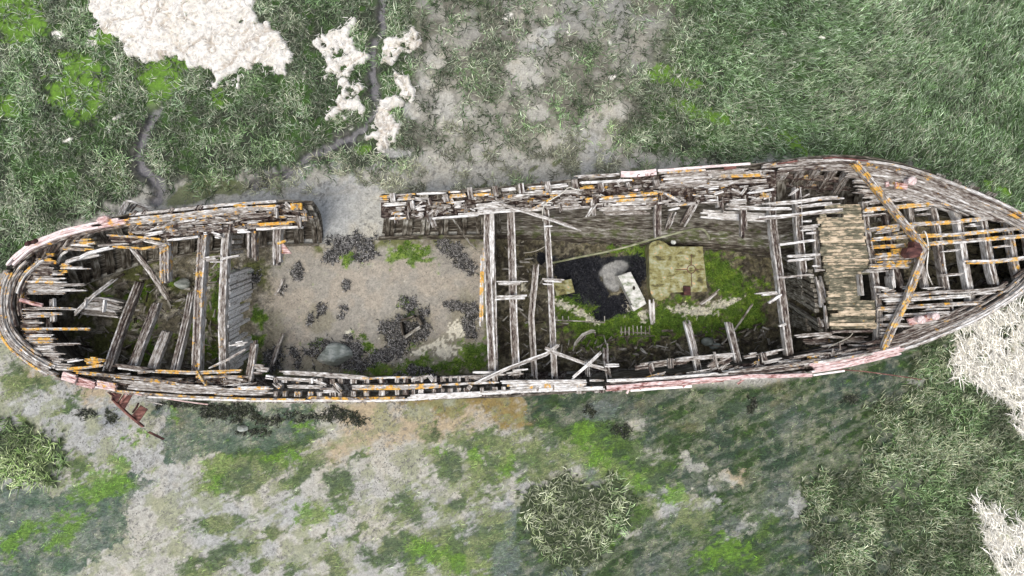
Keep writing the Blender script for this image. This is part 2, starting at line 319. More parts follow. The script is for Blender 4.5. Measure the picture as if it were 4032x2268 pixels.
def wood_mat(name, stops, lich=True, gscale=(8, 30)):
    m, nt, b = new_mat(name); L = nt.links
    uv = N_(nt, 'ShaderNodeUVMap', uv_map='UVMap')
    mp = N_(nt, 'ShaderNodeMapping'); mp.inputs['Scale'].default_value = (gscale[0], gscale[1], 1)
    L.new(uv.outputs[0], mp.inputs[0])
    mp2 = N_(nt, 'ShaderNodeMapping'); mp2.inputs['Scale'].default_value = (4.0, 9, 1)
    L.new(uv.outputs[0], mp2.inputs[0])
    at = N_(nt, 'ShaderNodeAttribute', attribute_name='tint')
    sep = nt.nodes.new('ShaderNodeSeparateColor'); L.new(at.outputs['Color'], sep.inputs[0])
    tone, li, mo = sep.outputs[0], sep.outputs[1], sep.outputs[2]
    g = noise(nt, mp.outputs[0], 1, 4, .6, .3)
    g2 = noise(nt, mp2.outputs[0], 1, 4, .65, .2)
    v = math_(nt, 'MULTIPLY_ADD', math_(nt, 'SUBTRACT', g, .5), 1.3, math_(nt, 'MULTIPLY_ADD', tone, .8, .06))
    v = math_(nt, 'MULTIPLY_ADD', math_(nt, 'SUBTRACT', g2, .5), 1.1, v)
    col = ramp(nt, v, stops).outputs[0]
    geo = nt.nodes.new('ShaderNodeNewGeometry')
    if lich:
        ln = noise(nt, geo.outputs['Position'], 5.5, 5, .7)
        f = math_(nt, 'ADD', ln, math_(nt, 'MULTIPLY_ADD', li, .25, -.25))
        mask = math_(nt, 'MULTIPLY', sstep(nt, f, .41, .50), math_(nt, 'GREATER_THAN', li, .02))
        on = noise(nt, geo.outputs['Position'], 14, 3, .6)
        lc = ramp(nt, on, [(.32,(.16,.11,.04)),(.42,(.48,.30,.035)),(.5,(.74,.32,.03)),(.57,(.60,.38,.06)),(.68,(.52,.48,.34))]).outputs[0]
        col = mixc(nt, math_(nt, 'MULTIPLY', mask, .88), col, lc)
    mn = noise(nt, geo.outputs['Position'], 3.7, 5, .7)
    f = math_(nt, 'ADD', mn, math_(nt, 'MULTIPLY_ADD', mo, .5, -.5))
    mask = math_(nt, 'MULTIPLY', sstep(nt, f, .40, .56), math_(nt, 'GREATER_THAN', mo, .02))
    mcl = ramp(nt, g, [(.3,(.03,.04,.012)),(.55,(.09,.11,.03)),(.7,(.17,.18,.10))]).outputs[0]
    col = mixc(nt, math_(nt, 'MULTIPLY', mask, .85), col, mcl)
    L.new(col, b.inputs['Base Color'])
    bump(nt, b, g, .7, .02)
    return m
GREY = [(0,(.012,.009,.008)),(.25,(.045,.028,.024)),(.36,(.105,.08,.064)),(.50,(.215,.188,.160)),(.68,(.385,.36,.325)),(.95,(.74,.725,.69))]
M_WOOD = wood_mat('weathered_timber', GREY)
M_INNER = wood_mat('damp_hull_timber', [(0,(.014,.012,.009)),(.3,(.045,.036,.026)),(.5,(.13,.115,.09)),(.7,(.28,.265,.225)),(.95,(.55,.54,.49))], False, (4,18))
M_PINK = wood_mat('peeling_pink_paint', [(0,(.06,.03,.025)),(.2,(.16,.06,.05)),(.32,(.34,.18,.16)),(.45,(.50,.335,.31)),(.62,(.63,.50,.47)),(.9,(.80,.72,.69))])
M_RUST = wood_mat('flaking_rust', [(0,(.02,.01,.01)),(.35,(.075,.032,.028)),(.6,(.17,.075,.06)),(.8,(.32,.17,.14)),(1,(.55,.42,.38))], False, (3,9))
M_DECK = wood_mat('mossy_deck_boards', [(0,(.02,.018,.01)),(.25,(.065,.06,.038)),(.50,(.15,.14,.095)),(.58,(.24,.205,.14)),(.66,(.42,.335,.225)),(.95,(.62,.51,.37))], True, (6,16))
M_GREENPAINT = wood_mat('flaking_green_paint', [(0,(.05,.045,.025)),(.25,(.11,.10,.045)),(.38,(.235,.215,.085)),(.52,(.29,.285,.15)),(.62,(.33,.36,.25)),(.72,(.55,.34,.15)),(.95,(.60,.58,.46))], False, (6,6))
M_WHITEPAINT = wood_mat('chalky_white_paint', [(0,(.08,.09,.06)),(.3,(.22,.25,.17)),(.5,(.50,.50,.45)),(.7,(.70,.68,.64)),(.95,(.85,.84,.81))], False, (5,6))
M_STONE = wood_mat('grey_green_stone', [(0,(.06,.065,.055)),(.35,(.16,.18,.155)),(.6,(.30,.33,.295)),(.95,(.62,.63,.58))], False, (3,3))
M_HOSE = wood_mat('mossy_hose_rubber', [(0,(.05,.06,.03)),(.4,(.16,.17,.09)),(.7,(.38,.38,.26)),(1,(.6,.6,.5))], False, (3,3))
M_ROPE = wood_mat('pale_rope_fibre', [(0,(.30,.28,.22)),(.5,(.60,.57,.49)),(1,(.85,.83,.78))], False, (9,9))

def attr_mat(name, rough=.8, bscale=30, bstr=.3, bdist=.01, lo=.55, hi=1.4):
    m, nt, b = new_mat(name); L = nt.links
    at = N_(nt, 'ShaderNodeAttribute', attribute_name='Col')
    geo = nt.nodes.new('ShaderNodeNewGeometry')
    col = at.outputs['Color']
    n = noise(nt, geo.outputs['Position'], bscale, 5, .7)
    col = mixc(nt, 1.0, col, ramp(nt, n, [(.3,(lo,lo,lo)),(.5,(1,1,1)),(.7,(hi,hi,hi))]).outputs[0], 'MULTIPLY')
    L.new(col, b.inputs['Base Color']); b.inputs['Roughness'].default_value = rough
    bump(nt, b, n, bstr, bdist)
    return m

def ground_mat():
    m, nt, b = new_mat('tidal_mud'); L = nt.links
    at = N_(nt, 'ShaderNodeAttribute', attribute_name='Col')
    am = N_(nt, 'ShaderNodeAttribute', attribute_name='msk')
    sep = nt.nodes.new('ShaderNodeSeparateColor'); L.new(am.outputs['Color'], sep.inputs[0])
    geo = nt.nodes.new('ShaderNodeNewGeometry'); pos = geo.outputs['Position']
    # worm casts and pits
    wn = noise(nt, pos, 9, 3, .6)
    vm = nt.nodes.new('ShaderNodeVectorMath'); vm.operation = 'MULTIPLY_ADD'
    cx = nt.nodes.new('ShaderNodeCombineXYZ'); L.new(wn, cx.inputs[0]); L.new(wn, cx.inputs[1])
    L.new(cx.outputs[0], vm.inputs[0]); vm.inputs[1].default_value = (.25,.25,0); L.new(pos, vm.inputs[2])
    vo = N_(nt, 'ShaderNodeTexVoronoi', Scale=8.5, Randomness=1.0); L.new(vm.outputs[0], vo.inputs['Vector'])
    cell = nt.nodes.new('ShaderNodeSeparateColor'); L.new(vo.outputs['Color'], cell.inputs[0])
    pit = sstep(nt, vo.outputs['Distance'], .40, .22)
    patch = sstep(nt, noise(nt, pos, .9, 4, .6), .36, .58)
    on = math_(nt, 'GREATER_THAN', cell.outputs[0], .35)
    pit = math_(nt, 'MULTIPLY', math_(nt, 'MULTIPLY', pit, on), math_(nt, 'MULTIPLY', patch, sep.outputs[1]))
    col = mixc(nt, math_(nt, 'MULTIPLY', pit, .62), at.outputs['Color'], (.16,.155,.14))
    # fibrous algae
    mp = N_(nt, 'ShaderNodeMapping'); mp.inputs['Scale'].default_value = (6, 16, 1); mp.inputs['Rotation'].default_value = (0,0,math.radians(-25))
    L.new(pos, mp.inputs[0])
    fb = noise(nt, mp.outputs[0], 1.3, 6, .75, .9)
    fa = ramp(nt, fb, [(.3,(.35,.36,.35)),(.45,(.8,.82,.8)),(.58,(1.4,1.35,1.25)),(.72,(2.9,2.6,2.3))]).outputs[0]
    col = mixc(nt, math_(nt, 'MULTIPLY', sep.outputs[0], .9), col, mixc(nt, 1.0, col, fa, 'MULTIPLY'))
    # clumpy litter
    ln = noise(nt, pos, 13, 6, .75, .4)
    la = ramp(nt, ln, [(.33,(.35,.34,.32)),(.47,(.85,.85,.84)),(.58,(1.25,1.25,1.22)),(.7,(2.2,2.1,1.9))]).outputs[0]
    col = mixc(nt, sep.outputs[2], col, mixc(nt, 1.0, col, la, 'MULTIPLY'))
    fn = noise(nt, pos, 22, 5, .8)
    col = mixc(nt, 1.0, col, ramp(nt, fn, [(.3,(.55,.55,.54)),(.48,(.98,.98,.98)),(.7,(1.35,1.35,1.34))]).outputs[0], 'MULTIPLY')
    L.new(col, b.inputs['Base Color'])
    b.inputs['Roughness'].default_value = .62
    h = math_(nt, 'MULTIPLY_ADD', pit, -.8, math_(nt, 'ADD', math_(nt, 'MULTIPLY', fn, .35), math_(nt, 'MULTIPLY', math_(nt, 'MULTIPLY', fb, sep.outputs[0]), 1.2)))
    h = math_(nt, 'MULTIPLY_ADD', math_(nt, 'MULTIPLY', ln, sep.outputs[2]), 2.0, h)
    bump(nt, b, h, .75, .03)
    return m

# ------------------------------------------------------------------ mesh helpers
def link(o, parent=None):
    COL.objects.link(o)
    if parent is not None: o.parent = parent
    return o
def tag(o, label=None, cat=None, group=None, kind=None):
    if label: o['label'] = label
    if cat: o['category'] = cat
    if group: o['group'] = group
    if kind: o['kind'] = kind
    return o
def mesh_np(name, V, faces_flat, loops, mat, col=None, parent=None, msk=None, smooth_=False):
    me = bpy.data.meshes.new(name)
    me.vertices.add(len(V)); me.vertices.foreach_set('co', np.ascontiguousarray(V, dtype=np.float32).ravel())
    me.loops.add(len(faces_flat)); me.loops.foreach_set('vertex_index', faces_flat.astype(np.int32))
    starts = np.concatenate(([0], np.cumsum(loops)[:-1])).astype(np.int32)
    me.polygons.add(len(loops)); me.polygons.foreach_set('loop_start', starts); me.polygons.foreach_set('loop_total', loops.astype(np.int32))
    me.update(calc_edges=True)
    for nm, arr in (('Col', col), ('msk', msk)):
        if arr is None: continue
        a = me.color_attributes.new(nm, 'FLOAT_COLOR', 'POINT')
        rgba = np.ones((len(V), 4), np.float32); rgba[:, :3] = arr
        a.data.foreach_set('color', rgba.ravel())
    if smooth_: me.polygons.foreach_set('use_smooth', np.ones(len(loops), bool))
    me.materials.append(mat)
    return link(bpy.data.objects.new(name, me), parent)

class MB:
    def __init__(s): s.v = []; s.f = []; s.uv = []; s.t = []
    def ring(s, pts, uvs, t):
        i = len(s.v)
        s.v += [tuple(p) for p in pts]; s.uv += list(uvs); s.t += [t]*len(pts)
        return list(range(i, i+len(pts)))
    def build(s, name, mat, parent=None, smooth_=False):
        me = bpy.data.meshes.new(name); me.from_pydata(s.v, [], s.f)
        uvl = me.uv_layers.new(name='UVMap')
        li = np.zeros(len(me.loops), np.int32); me.loops.foreach_get('vertex_index', li)
        uvl.data.foreach_set('uv', np.array(s.uv, np.float32)[li].ravel())
        a = me.color_attributes.new('tint', 'FLOAT_COLOR', 'POINT')
        t = np.ones((len(s.v), 4), np.float32); t[:, :3] = np.array(s.t, np.float32)
        a.data.foreach_set('color', t.ravel())
        me.materials.append(mat); me.update()
        if smooth_: me.polygons.foreach_set('use_smooth', np.ones(len(me.polygons), bool))
        return link(bpy.data.objects.new(name, me), parent)

def strip(mb, pts, w, h, tint, vo=0, taper=(1, 1), wob=.1):
    """one splinter: pts are centre points of the TOP face"""
    n = len(pts); rings = []; L = 0; uo = random.uniform(0, 50)
    tint = tuple(min(1, max(0, t)) for t in tint)
    for i, p in enumerate(pts):
        a = pts[max(0, i-1)]; b = pts[min(n-1, i+1)]
        d = (b-a)[:2]; l = np.hypot(*d)+1e-9
        s = np.array((-d[1]/l, d[0]/l, 0))
        if l < .3*abs(b[2]-a[2]): s = np.array((0, 1, 0))
        if i: L += np.linalg.norm(p-pts[i-1])
        ww = w*(1+random.uniform(-wob, wob))
        if i == 0: ww *= taper[0]
        if i == n-1: ww *= taper[1]
        dz = np.array((0, 0, 1.0))
        sl = abs(b[2]-a[2])/(l+1e-9)
        if sl > 1.2:
            t3 = (b-a)/np.linalg.norm(b-a); dz = np.cross(t3, s); dz = dz if dz[2] > 0 else -dz
        q = [p+s*ww/2, p-s*ww/2, p-s*ww*.46-dz*h, p+s*ww*.46-dz*h]
        rings.append(mb.ring(q, [(uo+L, vo), (uo+L, vo+ww), (uo+L, vo+ww+h), (uo+L, vo-h)], tint))
    for a, b in zip(rings[:-1], rings[1:]):
        for k in range(4):
            mb.f.append((a[k], a[(k+1) % 4], b[(k+1) % 4], b[k]))
    mb.f.append(tuple(rings[0][::-1])); mb.f.append(tuple(rings[-1]))

def timber(mb, path, wpx, z, h=.12, n=None, jag=(.12, .12), tone=.6, li=0, mo=0, var=.2, gap=.1, edge=.08, wob=.12, zj=.012, w3=None, path3=None):
    if path3 is None:
        m = len(path)
        zs = z if isinstance(z, (list, tuple)) else [z]*m
        pts = [P(p[0], p[1], zz) for p, zz in zip(path, zs)]
    else: pts = path3
    w = wpx*2*HW*(H-pts[0][2])/4032 if w3 is None else w3
    pts = resample(pts, .16)
    if n is None: n = max(1, int(round(w/.042)))
    tot = sum(np.linalg.norm(b-a) for a, b in zip(pts[:-1], pts[1:]))
    # side vectors
    if w > .13 and h >= .16: edge = .26; tone -= .06; n = max(n, 5)
    sv = []
    for i in range(len(pts)):
        a = pts[max(0, i-1)]; b = pts[min(len(pts)-1, i+1)]
        d = (b-a)[:2]; l = np.hypot(*d)+1e-9
        sv.append(np.array((-d[1]/l, d[0]/l, 0)))
    vo = random.uniform(0, 40)
    for k in range(n):
        lat = ((k+.5)/n-.5)*w
        ph = random.uniform(0, 6); am = random.uniform(0, .12)*w/n
        q = [p+s*(lat+am*math.sin(ph+i*.9)) for i, (p, s) in enumerate(zip(pts, sv))]
        cut0 = random.random()**2*jag[0]*2; cut1 = random.random()**2*jag[1]*2
        q = trim(q, min(cut0, tot*.35), min(cut1, tot*.35))
        dz = random.uniform(-zj, zj)
        q = [p+np.array((0, 0, dz)) for p in q]
        e = edge if k in (0, n-1) else 0
        tn = tone+random.gauss(0, var*.6)+e
        strip(mb, q, w/n*(1-random.random()*gap), h*random.uniform(.85, 1), (tn, li*random.uniform(.8, 1.1), mo), vo+lat,
              (random.uniform(.3, 1) if jag[0] > .02 else 1, random.uniform(.3, 1) if jag[1] > .02 else 1), wob if n > 1 else .06)
def trim(q, a, b):
    q = list(q)
    def cut(q, a):
        while len(q) > 2 and a > 0:
            l = np.linalg.norm(q[1]-q[0])
            if l <= a: a -= l; q.pop(0)
            else: q[0] = q[0]+(q[1]-q[0])*(a/l); a = 0
        return q
    q = cut(q, a); q = cut(q[::-1], b)[::-1]
    return q
def tube(mb, pts, r, tint=(.5,0,0), seg=7):
    pts = [np.asarray(p, float) for p in pts]; rings = []; L = 0
    for i, p in enumerate(pts):
        a = pts[max(0, i-1)]; b = pts[min(len(pts)-1, i+1)]
        t = b-a; t = t/(np.linalg.norm(t)+1e-9)
        u = np.cross(t, (0, 0, 1.0)); u = u/(np.linalg.norm(u)+1e-9) if np.linalg.norm(u) > 1e-3 else np.array((1., 0, 0))
        v = np.cross(u, t)
        if i: L += np.linalg.norm(p-pts[i-1])
        rr = r[i] if isinstance(r, (list, tuple)) else r
        rings.append(mb.ring([p+(u*math.cos(k*2*math.pi/seg)+v*math.sin(k*2*math.pi/seg))*rr for k in range(seg)], [(L, k*.05) for k in range(seg)], tint))
    for a, b in zip(rings[:-1], rings[1:]):
        for k in range(seg): mb.f.append((a[k], a[(k+1) % seg], b[(k+1) % seg], b[k]))
    mb.f.append(tuple(rings[0][::-1])); mb.f.append(tuple(rings[-1]))
def prism(mb, poly3, z0, tint, bevel=.01):
    """poly3: world points of the top outline, extruded down to z0"""
    p = [np.asarray(q, float) for q in poly3]
    area = sum(a[0]*b[1]-b[0]*a[1] for a, b in zip(p, p[1:]+p[:1]))
    if area < 0: p = p[::-1]
    c = sum(p)/len(p)
    inner = [q+(c-q)/max(.05, np.linalg.norm(c-q))*bevel for q in p]
    low = [np.array((q[0], q[1], q[2]-bevel)) for q in p]
    bot = [np.array((q[0], q[1], z0)) for q in p]
    R = [mb.ring(r, [(q[0]+dz, q[1]+dz) for q in r], tint) for r, dz in ((inner, 0), (low, .02), (bot, .7))]
    n = len(p)
    for a, b in ((R[0], R[1]), (R[1], R[2])):
        for k in range(n): mb.f.append((a[k], b[k], b[(k+1) % n], a[(k+1) % n]))
    mb.f.append(tuple(R[0])); mb.f.append(tuple(R[2][::-1]))
def empty(name, loc, parent=None):
    o = bpy.data.objects.new(name, None); o.location = tuple(loc); o.empty_display_size = .2
    return link(o, parent)

# ------------------------------------------------------------------ GROUND
def axis(lo, hi, step, far):
    a = list(np.arange(lo, hi+step/2, step)); s = step; x = hi; up = []
    while x < far: s *= 1.35; x += s; up.append(x)
    s = step; x = lo; dn = []
    while x > -far: s *= 1.35; x -= s; dn.append(x)
    return np.array(dn[::-1]+a+up)
ax = axis(-14.3, 14.3, .030, 300); ay = axis(-8.5, 8.5, .030, 300)
GX, GY = np.meshgrid(ax, ay)
F = fields(GX, GY)
GZ = gheight(F)
gc, galg, gmud = gcolor(F)
lit = np.where(F['inside'] & ((F['x'] < 1080) | (F['x'] > 1930)), 1.0, .12)
lit = np.where(F['inside'] & (F['x'] > 2000) & (ell(F['x'], F['y'], POOL) > .5), .0, lit)
ny, nx = GX.shape
idx = np.arange(nx*ny).reshape(ny, nx)
q = np.stack([idx[:-1,:-1], idx[:-1,1:], idx[1:,1:], idx[1:,:-1]], -1).reshape(-1, 4)
ground = mesh_np('ground', np.stack([GX, GY, GZ], -1).reshape(-1, 3), q.ravel(), np.full(len(q), 4), ground_mat(),
    gc.reshape(-1, 3), None, np.stack([galg, gmud, lit], -1).reshape(-1, 3), True)
tag(ground, kind='structure')

# ------------------------------------------------------------------ DRIED ALGAE MATS
M_MAT = attr_mat('bleached_algae', .9, 16, .5, .03, .78, 1.08)
MATS = [('A', 'largest bleached white algae mat, swirled, at the upper left of the marsh', 0),
        ('B', 'white algae mat left of the narrow creek, the upper one near the top', 0),
        ('C', 'white algae mat left of the creek bend, below the upper one', 0),
        ('D', 'thin ragged white algae mat right of the creek at its top', 0),
        ('E', 'compact white algae mat right of the creek, halfway down', 0),
        ('F', 'long white algae mat lying across the grass at the creek bend', 0),
        ('R', 'stringy bleached algae mat beside the bow on the right', 0),
        ('S', 'cream algae mat in the lower right corner beside the grass', 0)]
xx, yy = F['x'], F['y']
for key, lab, _ in MATS:
    poly = dict((k, p) for p, k in WHITES)[key]
    x0 = min(p[0] for p in poly)-50; x1 = max(p[0] for p in poly)+50
    y0 = min(p[1] for p in poly)-50; y1 = max(p[1] for p in poly)+50
    X0 = (x0-2016)/K0; X1 = (x1-2016)/K0; Y0 = (1134-y1)/K0; Y1 = (1134-y0)/K0
    st = .024
    bx, by = np.meshgrid(np.arange(X0, min(X1, 14.3), st), np.arange(Y0, min(Y1, 8.5), st))
    f = fields(bx, by)
    only = inpoly(f['wx'], f['wy'], poly).astype(float)
    field = f['white']*only
    zz = gheight(f)
    x, y = f['x'], f['y']
    # soft thickness by blurring
    k = field.copy()
    for _ in range(3):
        k = (k+np.roll(k, 1, 0)+np.roll(k, -1, 0)+np.roll(k, 1, 1)+np.roll(k, -1, 1))/5
    sw = 22*np.sin(x/75+3*nz(x, y, 160, 4)*2)+60*nz(x, y, 120, 6)
    rid = nz(x+sw*2, y*1.0+sw*2, 26, 11, 4)
    th = (.02+.11*rid+.05*nz(x, y, 120, 17))*sst(.15, .8, k)+.0*x
    Z = zz+th+.03*k-.015
    fold = np.abs(fbm((x+2.2*sw)/130, (y-1.5*sw)/90, 24, 3)-.5)
    crease = 1-sst(.0, .045, fold)
    crease2 = (1-sst(.0, .03, np.abs(fbm((x-1.6*sw)/60, (y+1.9*sw)/60, 8, 3)-.5)))*.6
    crease = np.maximum(crease, crease2)
    Z = Z-.05*crease
    cc = mix(np.ones(x.shape+(3,))*np.array((.72,.69,.63)), (.40,.34,.27), crease*.85)  # fold shade painted into the colour along the creases
    cc = mix(cc, (.62,.57,.47), sst(.55, .7, nz(x, y, 60, 27))*.5)
    cc = mix(cc, (.22,.20,.15), sst(.66, .74, nz(x, y, 9, 19, 3))*.5)
    if key in 'RS':
        st_ = fbm((x+y*.3+sw)/60, (x*.1+sw)/14+(y/90), 13, 4)
        cc = mix(cc, (.66,.62,.47), ones_ if False else np.full(x.shape, .6))
        holes = nz(x+.4*y, y*.45+30*nz(x,y,60,2), 20, 29, 3)
        cc = mix(cc, (.13,.15,.07), sst(.60, .72, holes)*.8)
        cc = mix(cc, (.14,.2,.05), sst(.64, .72, nz(x, y, 50, 31))*.6)
        Z = Z-.03*sst(.55, .7, holes)
    keep = k > .12
    cell = keep[:-1,:-1] & keep[:-1,1:] & keep[1:,1:] & keep[1:,:-1]
    ii = np.arange(bx.size).reshape(bx.shape)
    qd = np.stack([ii[:-1,:-1], ii[:-1,1:], ii[1:,1:], ii[1:,:-1]], -1)[cell]
    used = np.unique(qd); remap = np.zeros(bx.size, np.int64); remap[used] = np.arange(len(used))
    V = np.stack([bx, by, Z], -1).reshape(-1, 3)[used]
    # thickness: mirror sheet below, closed along the ragged rim
    nV = len(V)
    top = remap[qd]; botm = (remap[qd]+nV)[:, ::-1]
    V2 = V.copy(); V2[:, 2] = np.minimum(V[:, 2]-.02, zz.reshape(-1)[used]-.02)
    o = mesh_np('dried_algae_mat', np.concatenate([V, V2]), np.concatenate([top, botm]).ravel(), np.full(len(qd)*2, 4), M_MAT,
        np.tile(cc.reshape(-1, 3)[used], (2, 1)), None, None, True)
    tag(o, lab, 'dried algae', 'bleached algae mats on the marsh', 'stuff')

# ------------------------------------------------------------------ BLADES
M_GRASS = attr_mat('salt_marsh_grass', .6, 60, .0, .001)
M_WEED = attr_mat('bladder_wrack', .5, 50, .0, .001)
def blades(name, X, Y, Z, ang, L, lean, wdt, base, tip, curl, mat, up=.8, darkbase=.45):
    n = len(X); T = np.array((0, .3, .65, 1.0))
    V = np.zeros((n, 7, 3), np.float32); C = np.zeros((n, 7, 3), np.float32)
    px_, py_ = X.copy(), Y.copy(); a = ang.copy()
    k = 0; prev = 0
    for j, t in enumerate(T):
        if j:
            st = (t-prev)*L*lean
            px_ = px_+np.cos(a)*st; py_ = py_+np.sin(a)*st
            a = a+curl*(t-prev)
            prev = t
        z = Z+L*up*np.sqrt(np.clip(1-lean*lean*.8, .02, 1))*(t-.35*t*t*lean)
        w = wdt*(1-.75*t**1.5)/2
        c = base*(1-t)+tip*t
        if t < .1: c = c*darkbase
        if j < 3:
            V[:, k] = np.stack([px_-np.sin(a)*w, py_+np.cos(a)*w, z], -1)
            V[:, k+1] = np.stack([px_+np.sin(a)*w, py_-np.cos(a)*w, z], -1)
            C[:, k] = c; C[:, k+1] = c; k += 2
        else:
            V[:, 6] = np.stack([px_, py_, z], -1); C[:, 6] = c
    b = (np.arange(n)*7)[:, None]
    q1 = b+np.array([0, 1, 3, 2]); q2 = b+np.array([2, 3, 5, 4]); t3 = b+np.array([4, 5, 6])
    flat = np.concatenate([q1.ravel(), q2.ravel(), t3.ravel()])
    loops = np.concatenate([np.full(n, 4), np.full(n, 4), np.full(n, 3)])
    return mesh_np(name, V.reshape(-1, 3), flat, loops, mat, C.reshape(-1, 3))
def scatter(n, x0, x1, y0, y1):
    X = RNG.uniform((x0-2016)/K0, (x1-2016)/K0, n); Y = RNG.uniform((1134-y1)/K0, (1134-y0)/K0, n)
    return X, Y
def sel(F, m):
    return {k: (v[m] if isinstance(v, np.ndarray) else v) for k, v in F.items()}
def hull_out(x, y):   # outside the hull's foot outline with a margin
    return True
RIMPOLY = [(r[0], r[1]) for r, f in HULL]
def rim_ground_poly():
    out = []
    for r, f in HULL:
        p = P(r[0], r[1], rz(r[0])); out.append((2016+p[0]*K0*.99, 1134-p[1]*K0*.99))
    return out
RGP = rim_ground_poly()
def clip_hull(f, poly=None): return ~inpoly(f['x'], f['y'], RGP)

def tuftfield(name, n, box, dens, flow, label, cat, kind, per=(3, 7), Lr=(.11, .31), wr=(.012, .023), colf=None, lean=(.55, .95), gain=1.0):
    X, Y = scatter(n, *box); f = fields(X, Y)
    d = dens(f)*clip_hull(f)
    m = RNG.random(n) < d
    X, Y = X[m], Y[m]; f = sel(f, m); Z = gheight(f)
    if len(X) == 0: return None
    cnt = RNG.integers(per[0], per[1]+1, len(X))
    r = np.repeat(np.arange(len(X)), cnt); nb = len(r)
    bx = X[r]+RNG.normal(0, .025, nb); by = Y[r]+RNG.normal(0, .025, nb)
    fa, fs = flow(f)
    ang = np.where(RNG.random(nb) < fs[r], fa[r]+RNG.normal(0, .55, nb), RNG.uniform(0, 2*math.pi, nb))
    L = RNG.uniform(*Lr, nb)*(.8+.4*RNG.random(len(X))[r]); ln = RNG.uniform(*lean, nb)
    w = RNG.uniform(*wr, nb)
    tone_ = 1+.42*RNG.normal(0, 1, len(X))[r][:, None].clip(-1.6, 2)
    base, tip = colf({k: (v[r] if isinstance(v, np.ndarray) else v) for k, v in f.items()}, nb, RNG.random(len(X))[r])
    fr = {k: (v[r] if isinstance(v, np.ndarray) else v) for k, v in f.items()}
    rg = sst(2500, 3000, fr['x'])*(fr['y'] < 1100)
    pv = ((.5+.3*rg+(.75-.4*rg)*sst(.36,.62,nz(fr['x'],fr['y'],70,6,3)))*gain)[:, None]*np.array((.95,1.02,.88))
    tip = tip*tone_*pv; base = base*pv
    gp = (sst(.54,.64,nz(fr['x'],fr['y'],110,13,4))*(.7-.4*rg))[:, None]*(RNG.random(nb) < .7)[:, None]
    tip = tip*np.exp(RNG.normal(0, .25, nb))[:, None]
    tip = tip*(1-gp)+tip.mean(1, keepdims=True)*np.array((.50,.95,.30))*gp
    o = blades(name, bx, by, Z[r]-.01, ang, L, ln, w, base, tip, RNG.normal(0, .9, nb), M_GRASS)
    return tag(o, label, cat, None, kind)
def pick(pal, w, nb):
    i = RNG.choice(len(pal), nb, p=np.array(w)/sum(w)); return np.array(pal)[i]*RNG.uniform(.75, 1.25, (nb, 1))
PALE = [(.44,.43,.35),(.52,.52,.45),(.36,.37,.30),(.60,.58,.50)]
GRN = [(.07,.13,.04),(.12,.21,.08),(.21,.31,.17),(.35,.45,.31),(.50,.57,.46)]
def col_up(f, nb, rt):
    dry = np.clip(.25+.5*(1-sst(2500, 3000, f['x']))+.35*f['mid']+ (nz(f['x'], f['y'], 140, 12)-.5)*1.2, 0, 1)
    dry = np.where(f['x'] < 1500, dry*.95, dry)
    g = pick(GRN, [.8, 1, 1.1, .9, .6], nb); p = pick(PALE, [1, 1, 1, .5], nb)
    isd = (RNG.random(nb) < dry*.72)[:, None]
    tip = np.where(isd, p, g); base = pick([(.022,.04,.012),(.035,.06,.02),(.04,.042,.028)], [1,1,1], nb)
    return base, tip
def flow_up(f):
    x, y = f['x'], f['y']
    a = math.radians(-50)+(nz(x, y, 350, 23)-.5)*5
    right = sst(2600, 3100, x)
    a = np.where(x > 2800, np.radians(-35+110*sst(2900, 3900, x+.6*(y-300)))+(nz(x, y, 260, 23)-.5)*2.2, a)
    return a, .25+.6*right
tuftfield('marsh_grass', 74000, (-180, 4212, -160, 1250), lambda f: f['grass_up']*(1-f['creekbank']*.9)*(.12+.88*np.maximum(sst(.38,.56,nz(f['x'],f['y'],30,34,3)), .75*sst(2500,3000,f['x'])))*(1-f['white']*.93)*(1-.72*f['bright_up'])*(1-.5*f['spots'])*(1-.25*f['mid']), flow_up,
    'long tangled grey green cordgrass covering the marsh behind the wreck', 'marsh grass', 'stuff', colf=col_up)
def col_dry(f, nb, rt):
    return pick([(.16,.15,.11),(.22,.20,.15)], [1, 1], nb), pick([(.50,.47,.40),(.62,.60,.53),(.38,.37,.30),(.30,.34,.22)], [1, 1, .7, .5], nb)
tuftfield('sparse_marsh_grass', 16000, (600, 2950, 420, 860), lambda f: f['thin']*.55*(1-f['grass_up'])*(1-f['white'])*(f['y'] < 790), lambda f: (f['x']*0, f['x']*0),
    'thin dry bleached grass tufts on the bare mud just behind the wreck', 'dry grass', 'stuff', per=(3, 6), colf=col_dry)
def col_low(f, nb, rt):
    g = pick(GRN, [1, 1.2, 1, .6, .4], nb); p = pick([(.52,.50,.38),(.64,.62,.52),(.40,.42,.28)], [1, .8, 1], nb)
    isd = (RNG.random(nb) < .62)[:, None]
    return pick([(.05,.08,.03),(.08,.11,.04)], [1, 1], nb), np.where(isd, p, g)
tuftfield('cordgrass', 17000, (3060, 4212, 1150, 2420), lambda f: f['lr']*(1-f['white']*.85)*(.2+.8*sst(.38,.54,nz(f['x'],f['y'],34,34,3))), lambda f: (np.radians(40)+(nz(f['x'], f['y'], 300, 23)-.5)*3, f['x']*0+.3),
    'dark green cordgrass with straw tips in front of the bow', 'marsh grass', 'stuff', colf=col_low, per=(3, 7), Lr=(.12, .31), wr=(.012,.024), gain=.85)
tuftfield('cordgrass_clump', 760, (-180, 300, 1600, 2000), lambda f: f['c1']*.85, lambda f: (f['x']*0, f['x']*0),
    'round yellow green grass clump on the mud at the left edge', 'grass clump', None, colf=lambda f, nb, rt: (pick([(.06,.09,.03)], [1], nb), pick([(.42,.46,.26),(.30,.38,.16),(.55,.56,.40),(.2,.3,.1)], [1, 1, .8, 1], nb)), Lr=(.2, .42), wr=(.016,.028), gain=1.3)
